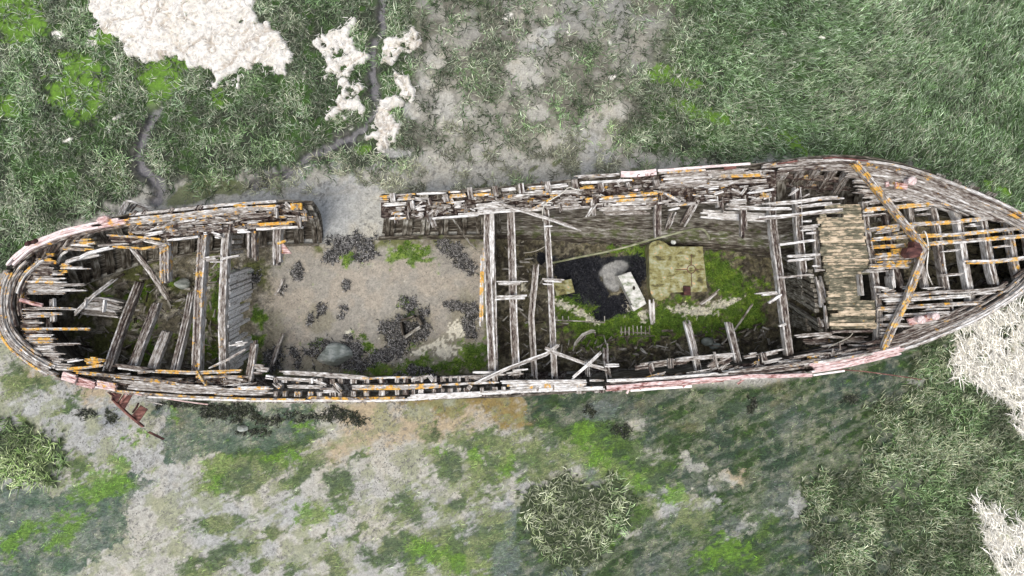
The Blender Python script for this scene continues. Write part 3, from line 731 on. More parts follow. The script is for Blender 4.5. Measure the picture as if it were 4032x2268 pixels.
tuftfield('cordgrass_clump', 1150, (2000, 2560, 1840, 2320), lambda f: f['c2']*.62, lambda f: (f['x']*0, f['x']*0),
    'heart shaped clump of straw tipped grass on the mud below the wreck', 'grass clump', None, colf=lambda f, nb, rt: (pick([(.05,.07,.03)], [1], nb), pick([(.50,.49,.38),(.62,.60,.50),(.30,.34,.18),(.40,.42,.28)], [1, .8, .7, 1], nb)), Lr=(.18, .36), wr=(.015,.026), gain=1.3)
# lone sprigs and small tufts along the shore
def wrack(name, n, box, shapes, thr, label, pal, w, kind='stuff', Lr=(.07, .15), wr=(.012, .024)):
    X, Y = scatter(n, *box); f = fields(X, Y)
    d = ell(f['wx']*.6+f['x']*.4, f['wy']*.6+f['y']*.4, shapes)+f['N']*.6
    if name == 'moss': d = d-.6*sst(.4,.6,ell(f['x'],f['y'],PALE_IN)+(nz(f['x'],f['y'],9,15,2)-.5)*1.3)-.4*sst(.3,.5,ell(f['x'],f['y'],BLACK_IN))-.8*sst(.3,.5,ell(f['x'],f['y'],POOL))
    if name == 'black_weed': d = d-.9*sst(.35,.5,ell(f['x'],f['y'],POOL))
    m = RNG.random(n) < sst(thr-.12, thr+.3, d)*(1-.75*sst(.5,.6,nz(f['x'],f['y'],18,33,2)))
    X, Y = X[m], Y[m]; f = sel(f, m); Z = gheight(f)
    cnt = 3; r = np.repeat(np.arange(len(X)), cnt); nb = len(r)
    ang = RNG.uniform(0, 6.283, nb)
    c = pick(pal, w, nb)
    o = blades(name, X[r]+RNG.normal(0, .02, nb), Y[r]+RNG.normal(0, .02, nb), Z[r], ang, RNG.uniform(*Lr, nb), RNG.uniform(.5, .95, nb), RNG.uniform(*wr, nb), c*.6, c, RNG.normal(0, 2.5, nb), M_WEED, .9, .4)
    return tag(o, label, 'seaweed', None, kind)
WK = [(.03,.03,.028),(.09,.086,.08),(.22,.215,.205),(.46,.45,.43)]
wrack('seaweed', 60000, (850, 1950, 900, 1500), SEAW_IN, .50, 'curly grey black bladder wrack on the mud inside the broken hull', WK, [1.2, 1.2, .9, .8])
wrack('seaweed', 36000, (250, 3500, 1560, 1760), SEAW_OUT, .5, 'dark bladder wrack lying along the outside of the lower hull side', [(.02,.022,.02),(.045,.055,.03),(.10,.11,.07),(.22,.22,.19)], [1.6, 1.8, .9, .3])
wrack('black_weed', 34000, (2030, 2640, 950, 1290), BLACK_IN, .42, 'flat black weed beside the grey pool in the engine space', [(.012,.013,.017),(.025,.027,.034),(.06,.06,.07)], [2, 1, .3], Lr=(.03, .07))
# mossy fluff
PALEBLK = PALE_IN
wrack('moss', 80000, (500, 3100, 930, 1500), MOSS_IN, .52, 'vivid green moss and gutweed growing on the bottom of the hull', [(.07,.15,.015),(.13,.235,.025),(.20,.30,.05)], [1, 1, .5], Lr=(.03, .07), wr=(.01, .02))

# fine strands: gutweed film, worm casts, loose fibres of the bleached mats
def strands(name, n, box, dens, colf, ang, spread, Lr, wr, label, cat, up=.12, mat=None, lean=(.85, 1.0), zoff=.004, curl=1.2):
    X, Y = scatter(n, *box); f = fields(X, Y)
    m = RNG.random(n) < dens(f)
    X, Y = X[m], Y[m]; f = sel(f, m); nb = len(X)
    Z = gheight(f)+zoff*RNG.uniform(.5, 1.5, nb)
    c = colf(f, nb)
    a = ang+RNG.normal(0, spread, nb)+math.pi*(RNG.random(nb) < .5)
    o = blades(name, X, Y, Z, a, RNG.uniform(*Lr, nb), RNG.uniform(*lean, nb), RNG.uniform(*wr, nb), c*.8, c, RNG.normal(0, curl, nb), mat or M_WEED, up, .9)
    return tag(o, label, cat, None, 'stuff')
def y_ok(f): return (f['y'] > np.interp(f['x'], [-400,0,250,500,3000,3300,3700], [1200,1330,1480,1540,1520,1440,1330]))
def film_d(f):
    c, al, mu = gcolor(f); f['_c'] = c
    return np.clip(al*.95, 0, 1)*clip_hull(f)*(1-np.maximum(f['lr'], 0))*(.25+.75*sst(.42,.55,nz(f['x'],f['y'],16,31,3)))
def film_c(f, nb):
    return f['_c']*np.exp(RNG.normal(0, .42, nb))[:, None]*np.array((1.0,1.12,.85))
strands('gutweed', 120000, (-150, 3700, 1450, 2400), film_d, film_c, math.radians(25), .6, (.06, .16), (.010, .018), 'stringy green gutweed film combed over the mud in front of the wreck', 'algae')
strands('worm_casts', 34000, (-150, 3400, 1300, 2400), lambda f: gcolor(f)[2]*.8*clip_hull(f)*(y_ok(f))*sst(.40,.56,nz(f['x'],f['y'],120,18)), lambda f, nb: np.full((nb, 3), (.17,.165,.15))*np.exp(RNG.normal(0, .35, nb))[:, None], 0, 3, (.03, .065), (.014, .026), 'tiny dark worm casts and shell bits dotted over the lower mudflat', 'worm casts', up=.3, curl=3)
strands('worm_casts', 9000, (1050, 1900, 940, 1480), lambda f: f['inside']*.3*sst(.4,.6,nz(f['x'],f['y'],90,18)), lambda f, nb: np.full((nb, 3), (.15,.135,.115))*np.exp(RNG.normal(0, .4, nb))[:, None], 0, 3, (.02, .045), (.010, .018), 'tiny dark specks on the beige mud inside the hull', 'worm casts', up=.3, curl=3)
M_FIB = attr_mat('bleached_fibres', .9, 60, .0, .001)
strands('bleached_fibres', 11000, (300, 1700, -80, 640), lambda f: f['white']*.9, lambda f, nb: np.full((nb, 3), (.74,.71,.65))*np.exp(RNG.normal(0, .25, nb))[:, None], .4, 1.2, (.06, .2), (.008, .016), 'loose bleached fibres on the white algae mats behind the wreck', 'dried algae', up=.1, mat=M_FIB, zoff=.16)
strands('bleached_fibres', 30000, (3650, 4300, 1150, 2400), lambda f: f['white']*.95, lambda f, nb: np.full((nb, 3), (.80,.77,.68))*np.exp(RNG.normal(0, .38, nb))[:, None], -1.1, .6, (.12, .38), (.010, .02), 'long bleached stems matted on the algae by the bow and lower right corner', 'dried algae', up=.1, mat=M_FIB, zoff=.14)

# ------------------------------------------------------------------ THE WRECK
wreck = empty('shipwreck', (0, 0, 0))
tag(wreck, 'long rotting wooden shipwreck stranded on the mud with broken side and open deck', 'shipwreck')
def part(name, *a, mat=None, parent=None, **k):
    mb = MB(); timber(mb, *a, **k)
    return mb.build(name, mat or M_WOOD, parent or wreck)
def R(x, d=0): return rz(x)+d

# hull planking as real thickness shell, rim to below the mud
def hullpt(t4, s, out=0.0):
    r = P(t4[0], t4[1], rz(t4[0])-.06); f = P(t4[2], t4[3], -.15)
    c = f*(1-s)+r*s
    nrm = r-f; nrm[2] = 0
    l = np.linalg.norm(nrm)+1e-6
    d = nrm/l
    bul = math.sin(s*math.pi)*.16
    return c+d*(bul+out)
SEGN = [(i, p) for i, p in enumerate(HL4)]
mbp = MB()
NS = 9
for k in range(NS):
    s0 = k/NS; s1 = (k+1)/NS-.008
    rings = []; L = 0
    tn = .42+random.uniform(-.1, .1)+.12*(k/NS); cur = tn
    for i, p in enumerate(HL4):
        if i % 14 == 0: cur = tn+random.uniform(-.1, .1)
        q = [hullpt(p, s0, .03), hullpt(p, s1, .03), hullpt(p, s1, .09), hullpt(p, s0, .09)]
        if i: L += np.linalg.norm(q[0]-lastq)
        lastq = q[0]
        rings.append(mbp.ring(q, [(L, s0*3), (L, s1*3), (L, s1*3+.06), (L, s0*3-.06)], (cur, 0, max(0, .62-.55*s0))))
    for a, b in zip(rings[:-1], rings[1:]):
        for j in range(4): mbp.f.append((a[j], b[j], b[(j+1) % 4], a[(j+1) % 4]))
    mbp.f.append(tuple(rings[0])); mbp.f.append(tuple(rings[-1][::-1]))
mbp.build('hull_planking', M_INNER, wreck)

# ribs
cum = [0]
for a, b in zip(HL4[:-1], HL4[1:]):
    cum.append(cum[-1]+np.linalg.norm(P(a[0], a[1], 2)-P(b[0], b[1], 2)))
def at_len(l):
    i = min(len(cum)-2, max(0, int(np.searchsorted(cum, l))-1))
    t = (l-cum[i])/(cum[i+1]-cum[i]+1e-9)
    return HL4[i]*(1-t)+HL4[i+1]*t
total = cum[-1]
nr = 0; l = .06
while l < total:
    p = at_len(l)
    upper = p[1] < 1134
    step = .40
    if (not upper and p[0] > 2450) or p[0] > 3950:
        l += step; continue
    mb = MB()
    for off in (-.062, .062):
        c = [hullpt(at_len(l+off*.9), s, -.09) for s in (0, .2, .4, .6, .8, (1.0 if 1400 < p[0] < 2500 else .93)+random.uniform(-.03, .0))]
        c = [q+np.array((0, 0, .0)) for q in c]
        tn = .46+random.uniform(-.1, .12)
        t0 = hullpt(at_len(l+.05), .5)-hullpt(at_len(l-.05), .5); t0[2] = 0; t0 /= np.linalg.norm(t0)+1e-9
        rings = []; L = 0; uo = random.uniform(0, 20)
        for i, q in enumerate(c):
            pp = at_len(l); d = P(pp[0], pp[1], 2)-P(pp[2], pp[3], 2); d[2] = 0; d /= np.linalg.norm(d)+1e-9
            w = .052*random.uniform(.9, 1.1); dep = .14
            rr = [q-t0*w-d*0, q+t0*w-d*0, q+t0*w+d*dep, q-t0*w+d*dep]
            L += .35
            rings.append(mb.ring(rr, [(uo+L, 0), (uo+L, .1), (uo+L, .25), (uo+L, -.15)], (min(1, tn+.02*i), 0, .5-.09*i)))
        for a, b in zip(rings[:-1], rings[1:]):
            for j in range(4): mb.f.append((a[j], b[j], b[(j+1) % 4], a[(j+1) % 4]))
        mb.f.append(tuple(rings[0])); mb.f.append(tuple(rings[-1][::-1]))
    mb.build('rib', M_INNER if upper else M_WOOD, wreck); nr += 1
    l += step

# inner ceiling planking, upper side right of the mid bulkhead, and a stringer along the bottom
def ceiling(x0, x1, s_lo, s_hi, rows, tone, mo, inn, upper=True):
    for k in range(rows):
        a = s_lo+(s_hi-s_lo)*k/rows; b = s_lo+(s_hi-s_lo)*(k+.93)/rows
        mb = MB(); rings = []; L = 0
        tn = tone+random.uniform(-.1, .12)
        for p in HL4:
            if (p[1] < 1134) != upper or not (x0 <= p[0] <= x1): continue
            j = random.uniform(-.006, .006)
            q = [hullpt(p, a, -inn+j), hullpt(p, b, -inn+j), hullpt(p, b, -inn+.05), hullpt(p, a, -inn+.05)]
            if rings: L += np.linalg.norm(q[0]-lq)
            lq = q[0]
            rings.append(mb.ring(q, [(L, a*3), (L, b*3), (L, b*3+.05), (L, a*3-.05)], (min(1, tn), 0, mo*(1-a))))
        if len(rings) < 2: continue
        for r0, r1 in zip(rings[:-1], rings[1:]):
            for j in range(4): mb.f.append((r0[j], r0[(j+1) % 4], r1[(j+1) % 4], r1[j]))
        mb.f.append(tuple(rings[0])); mb.f.append(tuple(rings[-1][::-1]))
        mb.build('ceiling_plank', M_INNER, wreck)
ceiling(1960, 3330, .10, .62, 6, .54, 1.05, .13)
ceiling(1495, 3330, -.0, .14, 2, .45, .8, .20)
ceiling(500, 1240, .0, .12, 1, .45, .6, .2)
ceiling(2300, 3500, .2, .9, 4, .45, .5, .12, False)

# rotten debris bed filling the rim between the listed planks
def along(path, x):
    return float(np.interp(x, [p[0] for p in path], [p[1] for p in path]))
UP_OUT = [(500,856),(700,834),(900,816),(1120,800),(1215,812)]
UP_IN = [(500,965),(700,930),(780,925),(900,915),(1100,900),(1205,892)]
MU_OUT = [(1497,780),(1700,772),(2000,752),(2270,720),(2600,690),(2800,672),(3010,660),(3060,660)]
MU_IN = [(1497,858),(1700,852),(1850,842),(2100,828),(2400,812),(2600,806),(2800,800),(3010,790),(3060,770)]
def bed(xs, outp, inp, zoff, tone, rows=6, name='rotten_shelf'):
    mb = MB(); rings = []
    for x in xs:
        yo, yi = along(outp, x), along(inp, x)
        pts = []; 
        for k in range(rows+1):
            y = yo+(yi-yo)*k/rows
            q = P(x, y+random.uniform(-3, 3), R(x)+zoff+random.uniform(-.05, .04)); pts.append(q)
        bt = [np.array((q[0], q[1], q[2]-.14)) for q in pts[::-1]]
        rings.append(mb.ring(pts+bt, [(x*.006, i*.06) for i in range(2*rows+2)], (tone+random.uniform(-.1, .1), .1, 0)))
    m = 2*rows+2
    for a, b in zip(rings[:-1], rings[1:]):
        for j in range(m): mb.f.append((a[j], a[(j+1) % m], b[(j+1) % m], b[j]))
    mb.f.append(tuple(rings[0][::-1])); mb.f.append(tuple(rings[-1]))
    mb.build(name, M_WOOD, wreck)
bed(range(505, 1206, 9), UP_OUT, UP_IN, -.16, .34)
bed(range(1500, 3061, 9), MU_OUT, MU_IN, -.18, .32)
LO_OUT = [(1000,1568),(1300,1572),(1900,1550),(2380,1526),(2900,1478),(3180,1452),(3450,1390)]
LO_INR = [(2390,1495),(2700,1470),(2900,1440),(3180,1400),(3450,1360)]
bed(range(2392, 3440, 10), LO_OUT, LO_INR, -.2, .33, 4)
bed(range(260, 1000, 10), [(250,1490),(450,1532),(700,1552),(1000,1566)], [(250,1445),(450,1478),(700,1490),(1000,1490)], -.2, .33, 4)

# random splinters laid along the rim
def litter(name, n, xs, outp, inp, zoff, ln=(20, 110), wd=(5, 14), tone=(.25, .80), li=.6, slant=8, seed=1):
    random.seed(seed); mb = MB()
    for _ in range(n):
        x = random.uniform(*xs); l = random.uniform(*ln)*random.uniform(.5, 1)
        yo, yi = along(outp, x), along(inp, x); t = random.uniform(.05, .95)
        y = yo+(yi-yo)*t
        x2 = x+l; yo2, yi2 = along(outp, x2), along(inp, x2); y2 = yo2+(yi2-yo2)*t+random.gauss(0, slant)
        if random.random() < .12: x2 = x+random.uniform(-15, 15); y2 = y+random.choice((-1, 1))*random.uniform(15, 40)
        zz = R(x)+zoff+random.uniform(-.06, .05)
        timber(mb, [(x, y), (x2, y2)], random.uniform(*wd), [zz, zz+random.uniform(-.04, .04)], h=random.uniform(.03, .07), n=random.choice((1, 2, 2, 3)), jag=(.05, .08), tone=random.uniform(*tone), li=li if random.random() < .35 else 0)
    o = mb.build(name, M_WOOD, wreck); o['kind'] = 'stuff'
    return o
litter('splinters', 130, (510, 1150), UP_OUT, UP_IN, -.07, seed=3)
litter('splinters', 300, (1500, 3010), MU_OUT, MU_IN, -.07, ln=(20, 90), seed=4)
litter('splinters', 130, (2392, 3350), LO_OUT, LO_INR, -.1, seed=5)
litter('splinters', 60, (260, 950), [(250,1490),(450,1532),(700,1552),(1000,1566)], [(250,1445),(450,1478),(700,1490),(1000,1490)], -.1, seed=6)
random.seed(21)

# curved strands that follow an outline given in photograph pixels
def offs(path, d):
    pts = [np.asarray(p, float) for p in path]; out = []
    for i in range(len(pts)):
        a = pts[max(0, i-1)]; b = pts[min(len(pts)-1, i+1)]
        t = (b-a)/(np.linalg.norm(b-a)+1e-9)
        out.append(pts[i]+np.array((-t[1], t[0]))*d)
    return out
def strand(name, path, d, wpx, dz, tone, li=0, h=.1, n=None, t0=0, t1=1, mat=None, var=.2, jag=.12):
    pts = smooth(path, 2); q = offs(pts, d)
    m = len(q); q = q[int(t0*m):max(int(t0*m)+2, int(t1*m))]
    return part(name, [tuple(p) for p in q], wpx, [R(p[0], dz) for p in q], h=h, n=n, jag=(jag, jag), tone=tone, li=li, mat=mat, var=var)
STERN = [(505,852),(410,868),(322,884),(240,905),(186,926),(120,952),(69,990),(30,1028),(4,1070),(-18,1130),(-25,1200),(-14,1275),(10,1335),(60,1392),(150,1455),(240,1492)]
# positive offset is towards the inside of the stern
strand('cap_rail', STERN, -13, 27, .05, .78, .12, t0=.10, t1=.50, mat=M_PINK, n=3, var=.08)
strand('cap_rail', STERN, -13, 28, .06, .50, .62, t0=0, t1=.125, mat=M_PINK, n=3, var=.1)
strand('rail_plank', STERN, -13, 30, .0, .55, .35, t0=.50, t1=.98, n=4)
strand('rail_plank', STERN, -13, 12, .012, .60, .95, t0=.56, t1=.72, n=2)
strand('rail_plank', STERN, 3, 9, .015, .55, .9, t0=.60, t1=.97, n=1)
strand('rail_plank', STERN, -34, 10, -.02, .40, .35, t0=.0, t1=.5, n=2)
strand('rail_plank', STERN, -34, 14, -.05, .55, .55, t0=.5, t1=.96, n=2)
strand('rail_plank', STERN, -50, 9, -.06, .62, .4, t0=.4, t1=.92, n=1)
strand('rail_plank', STERN, -64, 16, -.12, .55, .2, t0=.44, t1=.8, n=2)
strand('rail_plank', STERN, -82, 14, -.10, .66, .35, t0=.30, t1=.62, n=2)
strand('rail_plank', STERN, -78, 8, -.08, .5, .9, t0=.36, t1=.56, n=1)
strand('rail_plank', STERN, -96, 18, -.14, .30, .3, t0=.42, t1=.74, n=3)
# stern quarter frame heads: short grey ribs crossing between the rails
for i in range(14):
    t = .14+i*.031
    q = offs(smooth(STERN, 2), -30); r_ = offs(smooth(STERN, 2), -84); m = len(q)
    a = q[int(t*m)]; b = r_[int(min(m-1, t*m+5))]
    part('rib_head', [tuple(a), tuple(b)], 20, [R(a[0], -.12), R(b[0], -.5)], h=.12, tone=.44, var=.2, n=3)
# fairlead bumps on the pink rail
mb = MB(); prism(mb, [P(x, y, R(400, .16)) for x, y in ((375,868),(385,855),(412,847),(424,855),(418,872),(390,882))], R(400, .0), (.55,.2,0), .02)
mb.build('fairlead', M_PINK, wreck)
for x, y in ((105,963),(130,955)):
    mb = MB(); tube(mb, [P(x, y, R(x, .03)), P(x+12, y-8, R(x, .09))], .05, (.2,.2,0)); mb.build('rail_bolt', M_RUST, wreck)

T = []   # (name, path, width px, dz, h, tone, lichen, moss, jag, opts)
def W(name, path, w, dz=0, tone=.6, li=0, mo=0, h=.1, jag=.1, jag2=None, **k):
    zs = dz if isinstance(dz, (list, tuple)) else [dz]*len(path)
    return part(name, path, w, [R(p[0], d) for p, d in zip(path, zs)], h=h, tone=tone, li=li, mo=mo, jag=(jag, jag2 if jag2 is not None else jag), **k)
def A(name, path, w, z, tone=.6, li=0, mo=0, h=.1, jag=.1, jag2=None, parent=None, **k):
    return part(name, path, w, z, h=h, tone=tone, li=li, mo=mo, jag=(jag, jag2 if jag2 is not None else jag), **k)
RP = 'rail_plank'
# upper stern side
W(RP, [(503,846),(700,825),(860,808),(1000,798),(1112,791)], 11, .02, .62, .3)
W(RP, [(503,864),(700,846),(900,824),(1115,812)], 13, .0, .66, .45)
W(RP, [(900,815),(980,806)], 14, .03, .55, .95)
W(RP, [(1000,812),(1105,810)], 9, .03, .6, .9)
W(RP, [(480,884),(620,868),(800,848),(1020,828)], 17, -.04, .46, .5)
W(RP, [(620,892),(760,876),(900,860),(1070,842)], 18, -.06, .50, .15)
W(RP, [(600,905),(760,905),(900,895)], 20, -.12, .42, .1)
W('shelf_plank', [(650,946),(780,932)], 9, -.1, .86, 0)
W('shelf_plank', [(655,918),(700,905)], 26, -.08, .55, .75)
W('shelf_plank', [(908,912),(985,908)], 15, -.05, .95, 0)
W('shelf_plank', [(1000,902),(1100,898),(1205,892)], 10, -.05, .82, .1)
W('shelf_plank', [(990,887),(1080,880),(1168,876)], 12, .03, .65, .98)
W('shelf_plank', [(920,900),(1060,888)], 14, -.1, .48, .1)
W('rib_head', [(1165,800),(1166,826)], 44, .12, .55, .98, jag=.02)
W('rib_head', [(1172,830),(1175,902)], 20, .05, .5, .1)
W('rib_head', [(1085,815),(1085,860)], 14, .02, .52, .1)
W('rail_plank', [(1120,800),(1150,828)], 18, 0, .5, .1)
W('rail_plank', [(1195,840),(1200,870)], 22, -.03, .7, .7)
W('rail_plank', [(1185,815),(1215,848)], 12, -.1, .5, .1)
for x in (520, 560, 668, 770, 782): W('rib_head', [(x,850-(x-500)*.08),(x+14,832-(x-500)*.08)], 16, .03, .35)
# curved brackets
W('hanging_knee', [(810,912),(825,892),(845,878),(880,873)], 12, -.1, .72, 0, n=2)
W('hanging_knee', [(800,920),(812,918)], 12, -.1, .85)
W('hanging_knee', [(830,920),(885,938)], 22, -.12, .80)
# beams of the after hold
BM = 'deck_beam'
W(BM, [(640,868),(645,960),(648,1120)], 36, [-.1,-.25,-.3], .52, .5, h=.22, jag=.03, jag2=.14, n=5)
W(BM, [(803,850),(790,1000),(778,1200),(768,1462)], 32, -.22, .50, .42, h=.24, jag=.03)
W(BM, [(893,850),(882,1000),(872,1250),(878,1522)], 30, -.24, .58, .12, mo=.25, h=.24, jag=.03)
W(BM, [(978,885),(976,1020)], 10, -.2, .62, 0, h=.2)
W(BM, [(996,880),(1000,1030)], 16, -.2, .58, .3, h=.2)
W(BM, [(1090,890),(1088,960),(1090,1045)], 30, -.2, .58, .2, h=.22, jag=.03, jag2=.14)
W('deck_plank', [(1070,967),(1132,944)], 10, -.1, .65, .95)
mb = MB(); prism(mb, [P(x, y, 1.8) for x, y in ((1102,955),(1110,952),(1148,998),(1100,1000))], 1.76, (.4,.7,0), .005); mb.build('bracket_plate', M_PINK, wreck)
W('carling', [(792,1022),(878,1014)], 20, -.2, .62, 0, h=.14)
W('carling', [(800,1033),(876,1030)], 6, -.19, .95, 0)
W('carling', [(875,1018),(940,1006)], 8, -.18, .8, 0, jag2=.25)
for x, l in ((905,12),(918,0)): W('shelf_plank', [(x,930),(x-4,975)], 10, -.4, .8)
# raking beams, fallen inwards
A(BM, [(418,1462),(455,1350),(492,1245),(545,1108)], 33, [2.0,1.7,1.3,.75], .48, 0, .3, h=.2, jag=.03)
A(BM, [(512,1460),(560,1330),(592,1250),(612,1192)], 32, [2.0,1.7,1.45,1.25], .50, 0, .2, h=.2, jag=.03)
A(BM, [(592,1460),(625,1370),(652,1304)], 36, [2.0,1.8,1.6], .55, 0, .05, h=.18, jag=.03)
A(BM, [(682,1462),(712,1340),(735,1240),(752,1145)], 28, [2.0,1.75,1.5,1.2], .50, 0, .15, h=.2, jag=.03)
# lower stern side
strandLO = [(240,1492),(330,1515),(460,1538)]
def PK(path, w, dz, tone, li, h=.1, n=None):
    return part('cap_rail', path, w, [R(p[0], dz) for p in path], h=h, tone=tone, li=li, mat=M_PINK, jag=(.02, .02), n=n, var=.08)
PK([(240,1478),(300,1496)], 34, .06, .55, .15)
PK([(302,1500),(372,1520)], 32, .05, .42, .15)
PK([(376,1512),(456,1526)], 30, .06, .55, .7)
W(RP, [(455,1540),(600,1552),(760,1563),(1000,1572),(1200,1574)], 8, .03, .62, .85)
W(RP, [(560,1562),(760,1571),(1000,1578),(1240,1578)], 7, .0, .88, .25)
W(RP, [(500,1520),(700,1536),(900,1541),(1080,1548)], 24, .0, .55, .12)
W(RP, [(440,1500),(620,1512),(780,1522),(900,1528)], 14, .01, .58, .25)
W(RP, [(270,1462),(420,1478),(560,1492),(700,1512)], 12, .02, .5, .75)
W(RP, [(600,1462),(760,1468),(952,1461)], 13, .02, .6, .97)
W(RP, [(540,1468),(610,1463)], 11, .0, .65, .6)
W(RP, [(755,1484),(980,1484)], 10, .0, .6, .75)
W('deck_plank', [(768,1446),(785,1485),(810,1520)], 11, .08, .6, .97)
W('deck_plank', [(822,1450),(890,1420),(970,1372)], 9, .05, .72, .4)
W('carling', [(900,1362),(985,1345)], 22, -.1, .66, 0, h=.14)
W('carling', [(1000,1340),(988,1430),(972,1515)], 26, -.05, .48, .12, h=.16)
W('shelf_plank', [(985,1452),(1058,1458)], 40, -.1, .62, 0, n=4)
W('shelf_plank', [(1045,1485),(1075,1490)], 18, -.06, .85, 0)
W('shelf_plank', [(870,1500),(960,1508)], 34, -.1, .88, 0, n=3)
W('shelf_plank', [(620,1498),(720,1496)], 14, -.1, .6, 0)
W('shelf_plank', [(440,1440),(600,1460)], 20, -.15, .6, 0)
W('rail_plank', [(905,1528),(1075,1528)], 12, .03, .7, .7)
# lichen tangle at the lower stern corner
for y, a, b in ((1408,332,400),(1415,330,414),(1422,332,410),(1430,340,400)): W('deck_plank', [(a,y),(b,y+4)], 9, .02, .5, .99, n=2)
W('deck_plank', [(262,1452),(330,1448),(420,1437)], 11, .04, .55, .97)
W('deck_plank', [(250,1425),(330,1412)], 14, 0, .75, 0)
for k in range(6): W('deck_plank', [(160+k*8,1396+k*11),(240+k*14,1408+k*10)], 8, -.1, random.uniform(.5, .75), .1)
# stern deck
mb = MB()
for k in range(34):
    y = 1022+k*12
    xl = np.interp(y, [1020,1100,1200,1300,1420], [140,92,78,80,140]); xr = np.interp(y, [1020,1060,1180,1240,1420], [215,225,200,150,230])+random.uniform(-15, 15)
    if 1165 < y < 1215: xr = 110+random.uniform(0, 10)
    timber(mb, [(xl, y), ((xl+xr)/2, y+random.uniform(-1, 1)), (xr, y)], 12, R(100, -.2), h=.05, n=2, tone=.30, li=.25, jag=(.05, .1), var=.14)
mb.build('stern_deck', M_WOOD, wreck)
SD = [(1003,182,225,.95),(1023,150,228,.95),(1044,230,285,.8),(1055,235,368,.55),(1068,228,283,.8),(1079,195,280,.75),(1100,118,256,.6),(1110,100,266,.75),(1122,108,337,.4),
 (1133,112,255,.3),(1142,110,342,.25),(1154,108,262,.3),(1215,85,335,.5),(1234,82,246,.45),(1246,84,245,.3),(1268,80,190,.3),(1296,85,354,.8),(1322,100,230,.35),
 (1334,98,252,.7),(1346,110,240,.6),(1357,170,330,.2),(1368,130,240,.1),(1380,132,240,.1),(1394,150,262,0)]
for y, a, b, li in SD:
    W('deck_plank', [(a,y),((a+b)/2,y+random.uniform(-1.5,1.5)),(b,y+random.uniform(-2,3))], 10 if b-a > 120 else 12, -.12, .64, li, h=.05, jag=.06, jag2=.16, n=2 if b-a < 150 else 3, gap=.15)
for y in (1090,1127,1148,1240,1340,1374): W('deck_plank', [(105,y),(200+random.uniform(0,50),y+1)], 7, -.14, .5, .4, h=.05, n=1)
W(BM, [(202,1160),(200,1212)], 14, -.3, .8); W(BM, [(190,1250),(188,1318)], 14, -.35, .42); W(BM, [(206,1225),(206,1288)], 20, -.35, .82)
W('carling', [(208,1175),(210,1208)], 6, -.18, .85)
# port quarter batten cluster
for y0, y1, a, b, li in ((946,945,288,375,.9),(958,957,285,376,.9),(968,966,275,378,.5),(978,985,222,372,.8)): W('deck_plank', [(a,y0),(b,y1)], 11, -.06, .6, li, n=2)
W('deck_plank', [(400,924),(520,932),(655,944)], 9, .02, .6, .95); W('deck_plank', [(440,970),(555,980),(680,960)], 10, .0, .6, .9)
W('deck_plank', [(300,1022),(345,998),(390,985),(450,972)], 12, -.05, .9, 0); W('deck_plank', [(240,1040),(290,1020),(390,1000)], 16, -.15, .62, 0)
W('deck_plank', [(380,968),(460,962),(540,960)], 9, -.05, .8, .2)
W('deck_plank', [(540,940),(640,962),(700,955)], 12, -.1, .75, .1)
W('deck_plank', [(420,945),(560,950)], 26, -.12, .32, .1, n=4)
W('deck_plank', [(560,905),(620,925)], 30, -.12, .35, .1, n=4)
# rudder head knee
part('stern_knee', [(335,1195),(400,1195),(478,1212)], 52, [1.25,1.2,.9], h=.35, tone=.86, n=4, jag=(.03,.08))
part('stern_knee', [(312,1225),(400,1232),(470,1240)], 26, [.9,.85,.7], h=.3, tone=.7, n=3, jag=(.03,.08))
W('carling', [(337,1178),(332,1212)], 9, -.25, .82, 0, n=1); W('carling', [(410,1180),(404,1235)], 7, -.5, .85, 0, n=1)
mb = MB(); tube(mb, [P(80, 1180, R(80, .02)), P(130, 1195, R(80, .0)), P(168, 1202, R(80, -.05))], .045, (.42,.1,0)); mb.build('vent_pipe', M_PINK, wreck)
mb = MB(); tube(mb, [P(262, 990, 2.1), P(245, 1000, 2.0), P(232, 1022, 1.95), P(228, 1034, 1.9)], .03, (.8,0,0)); o = mb.build('pale_strap', M_WHITEPAINT, wreck)

# bulkheads
def bulkhead(name, top, ztop, zb, n, tone, pw=.10, slant=0, th=.05, skip=.0, mat=None):
    mb = MB(); pts = resample([P(a[0], a[1], ztop) for a in top], .02)
    L = len(pts)
    for k in range(n):
        p = pts[int((k+.5)/n*(L-1))]+np.array((random.uniform(-.02, .02), 0, random.uniform(-.05, .05)))
        if random.random() < skip: continue
        zl = zb() if callable(zb) else zb
        y2 = slant*(ztop-zl)
        q = [p, p+np.array((.0, y2*.5, -(ztop-zl)*.5)), p+np.array((0, y2, -(ztop-zl)))]
        w = pw*random.uniform(.85, .97)
        rings = []
        tn = tone+random.uniform(-.1, .1)
        for i, c in enumerate(q):
            ww = w*(.8 if i == 2 else 1)
            rings.append(mb.ring([c+np.array((-th, -ww/2, 0)), c+np.array((th, -ww/2, 0)), c+np.array((th, ww/2, 0)), c+np.array((-th, ww/2, 0))], [(i*.9+k*3.1, 0), (i*.9+k*3.1, .1), (i*.9+k*3.1, .2), (i*.9+k*3.1, .3)], (tn, .02, 0)))
        for a, b in zip(rings[:-1], rings[1:]):
            for j in range(4): mb.f.append((a[j], b[j], b[(j+1) % 4], a[(j+1) % 4]))
        mb.f.append(tuple(rings[0])); mb.f.append(tuple(rings[-1][::-1]))
    return mb.build(name, mat or M_WOOD, wreck)
bulkhead('bulkhead', [(896,1080),(890,1250),(893,1480)], 1.78, lambda: random.choice((.35, .5, .7, .9, 1.1)), 24, 1.0, .09, .16, skip=.04)
bulkhead('bulkhead', [(900,925),(898,1010)], 1.7, lambda: random.uniform(.9, 1.0), 4, .74, .09, .1)
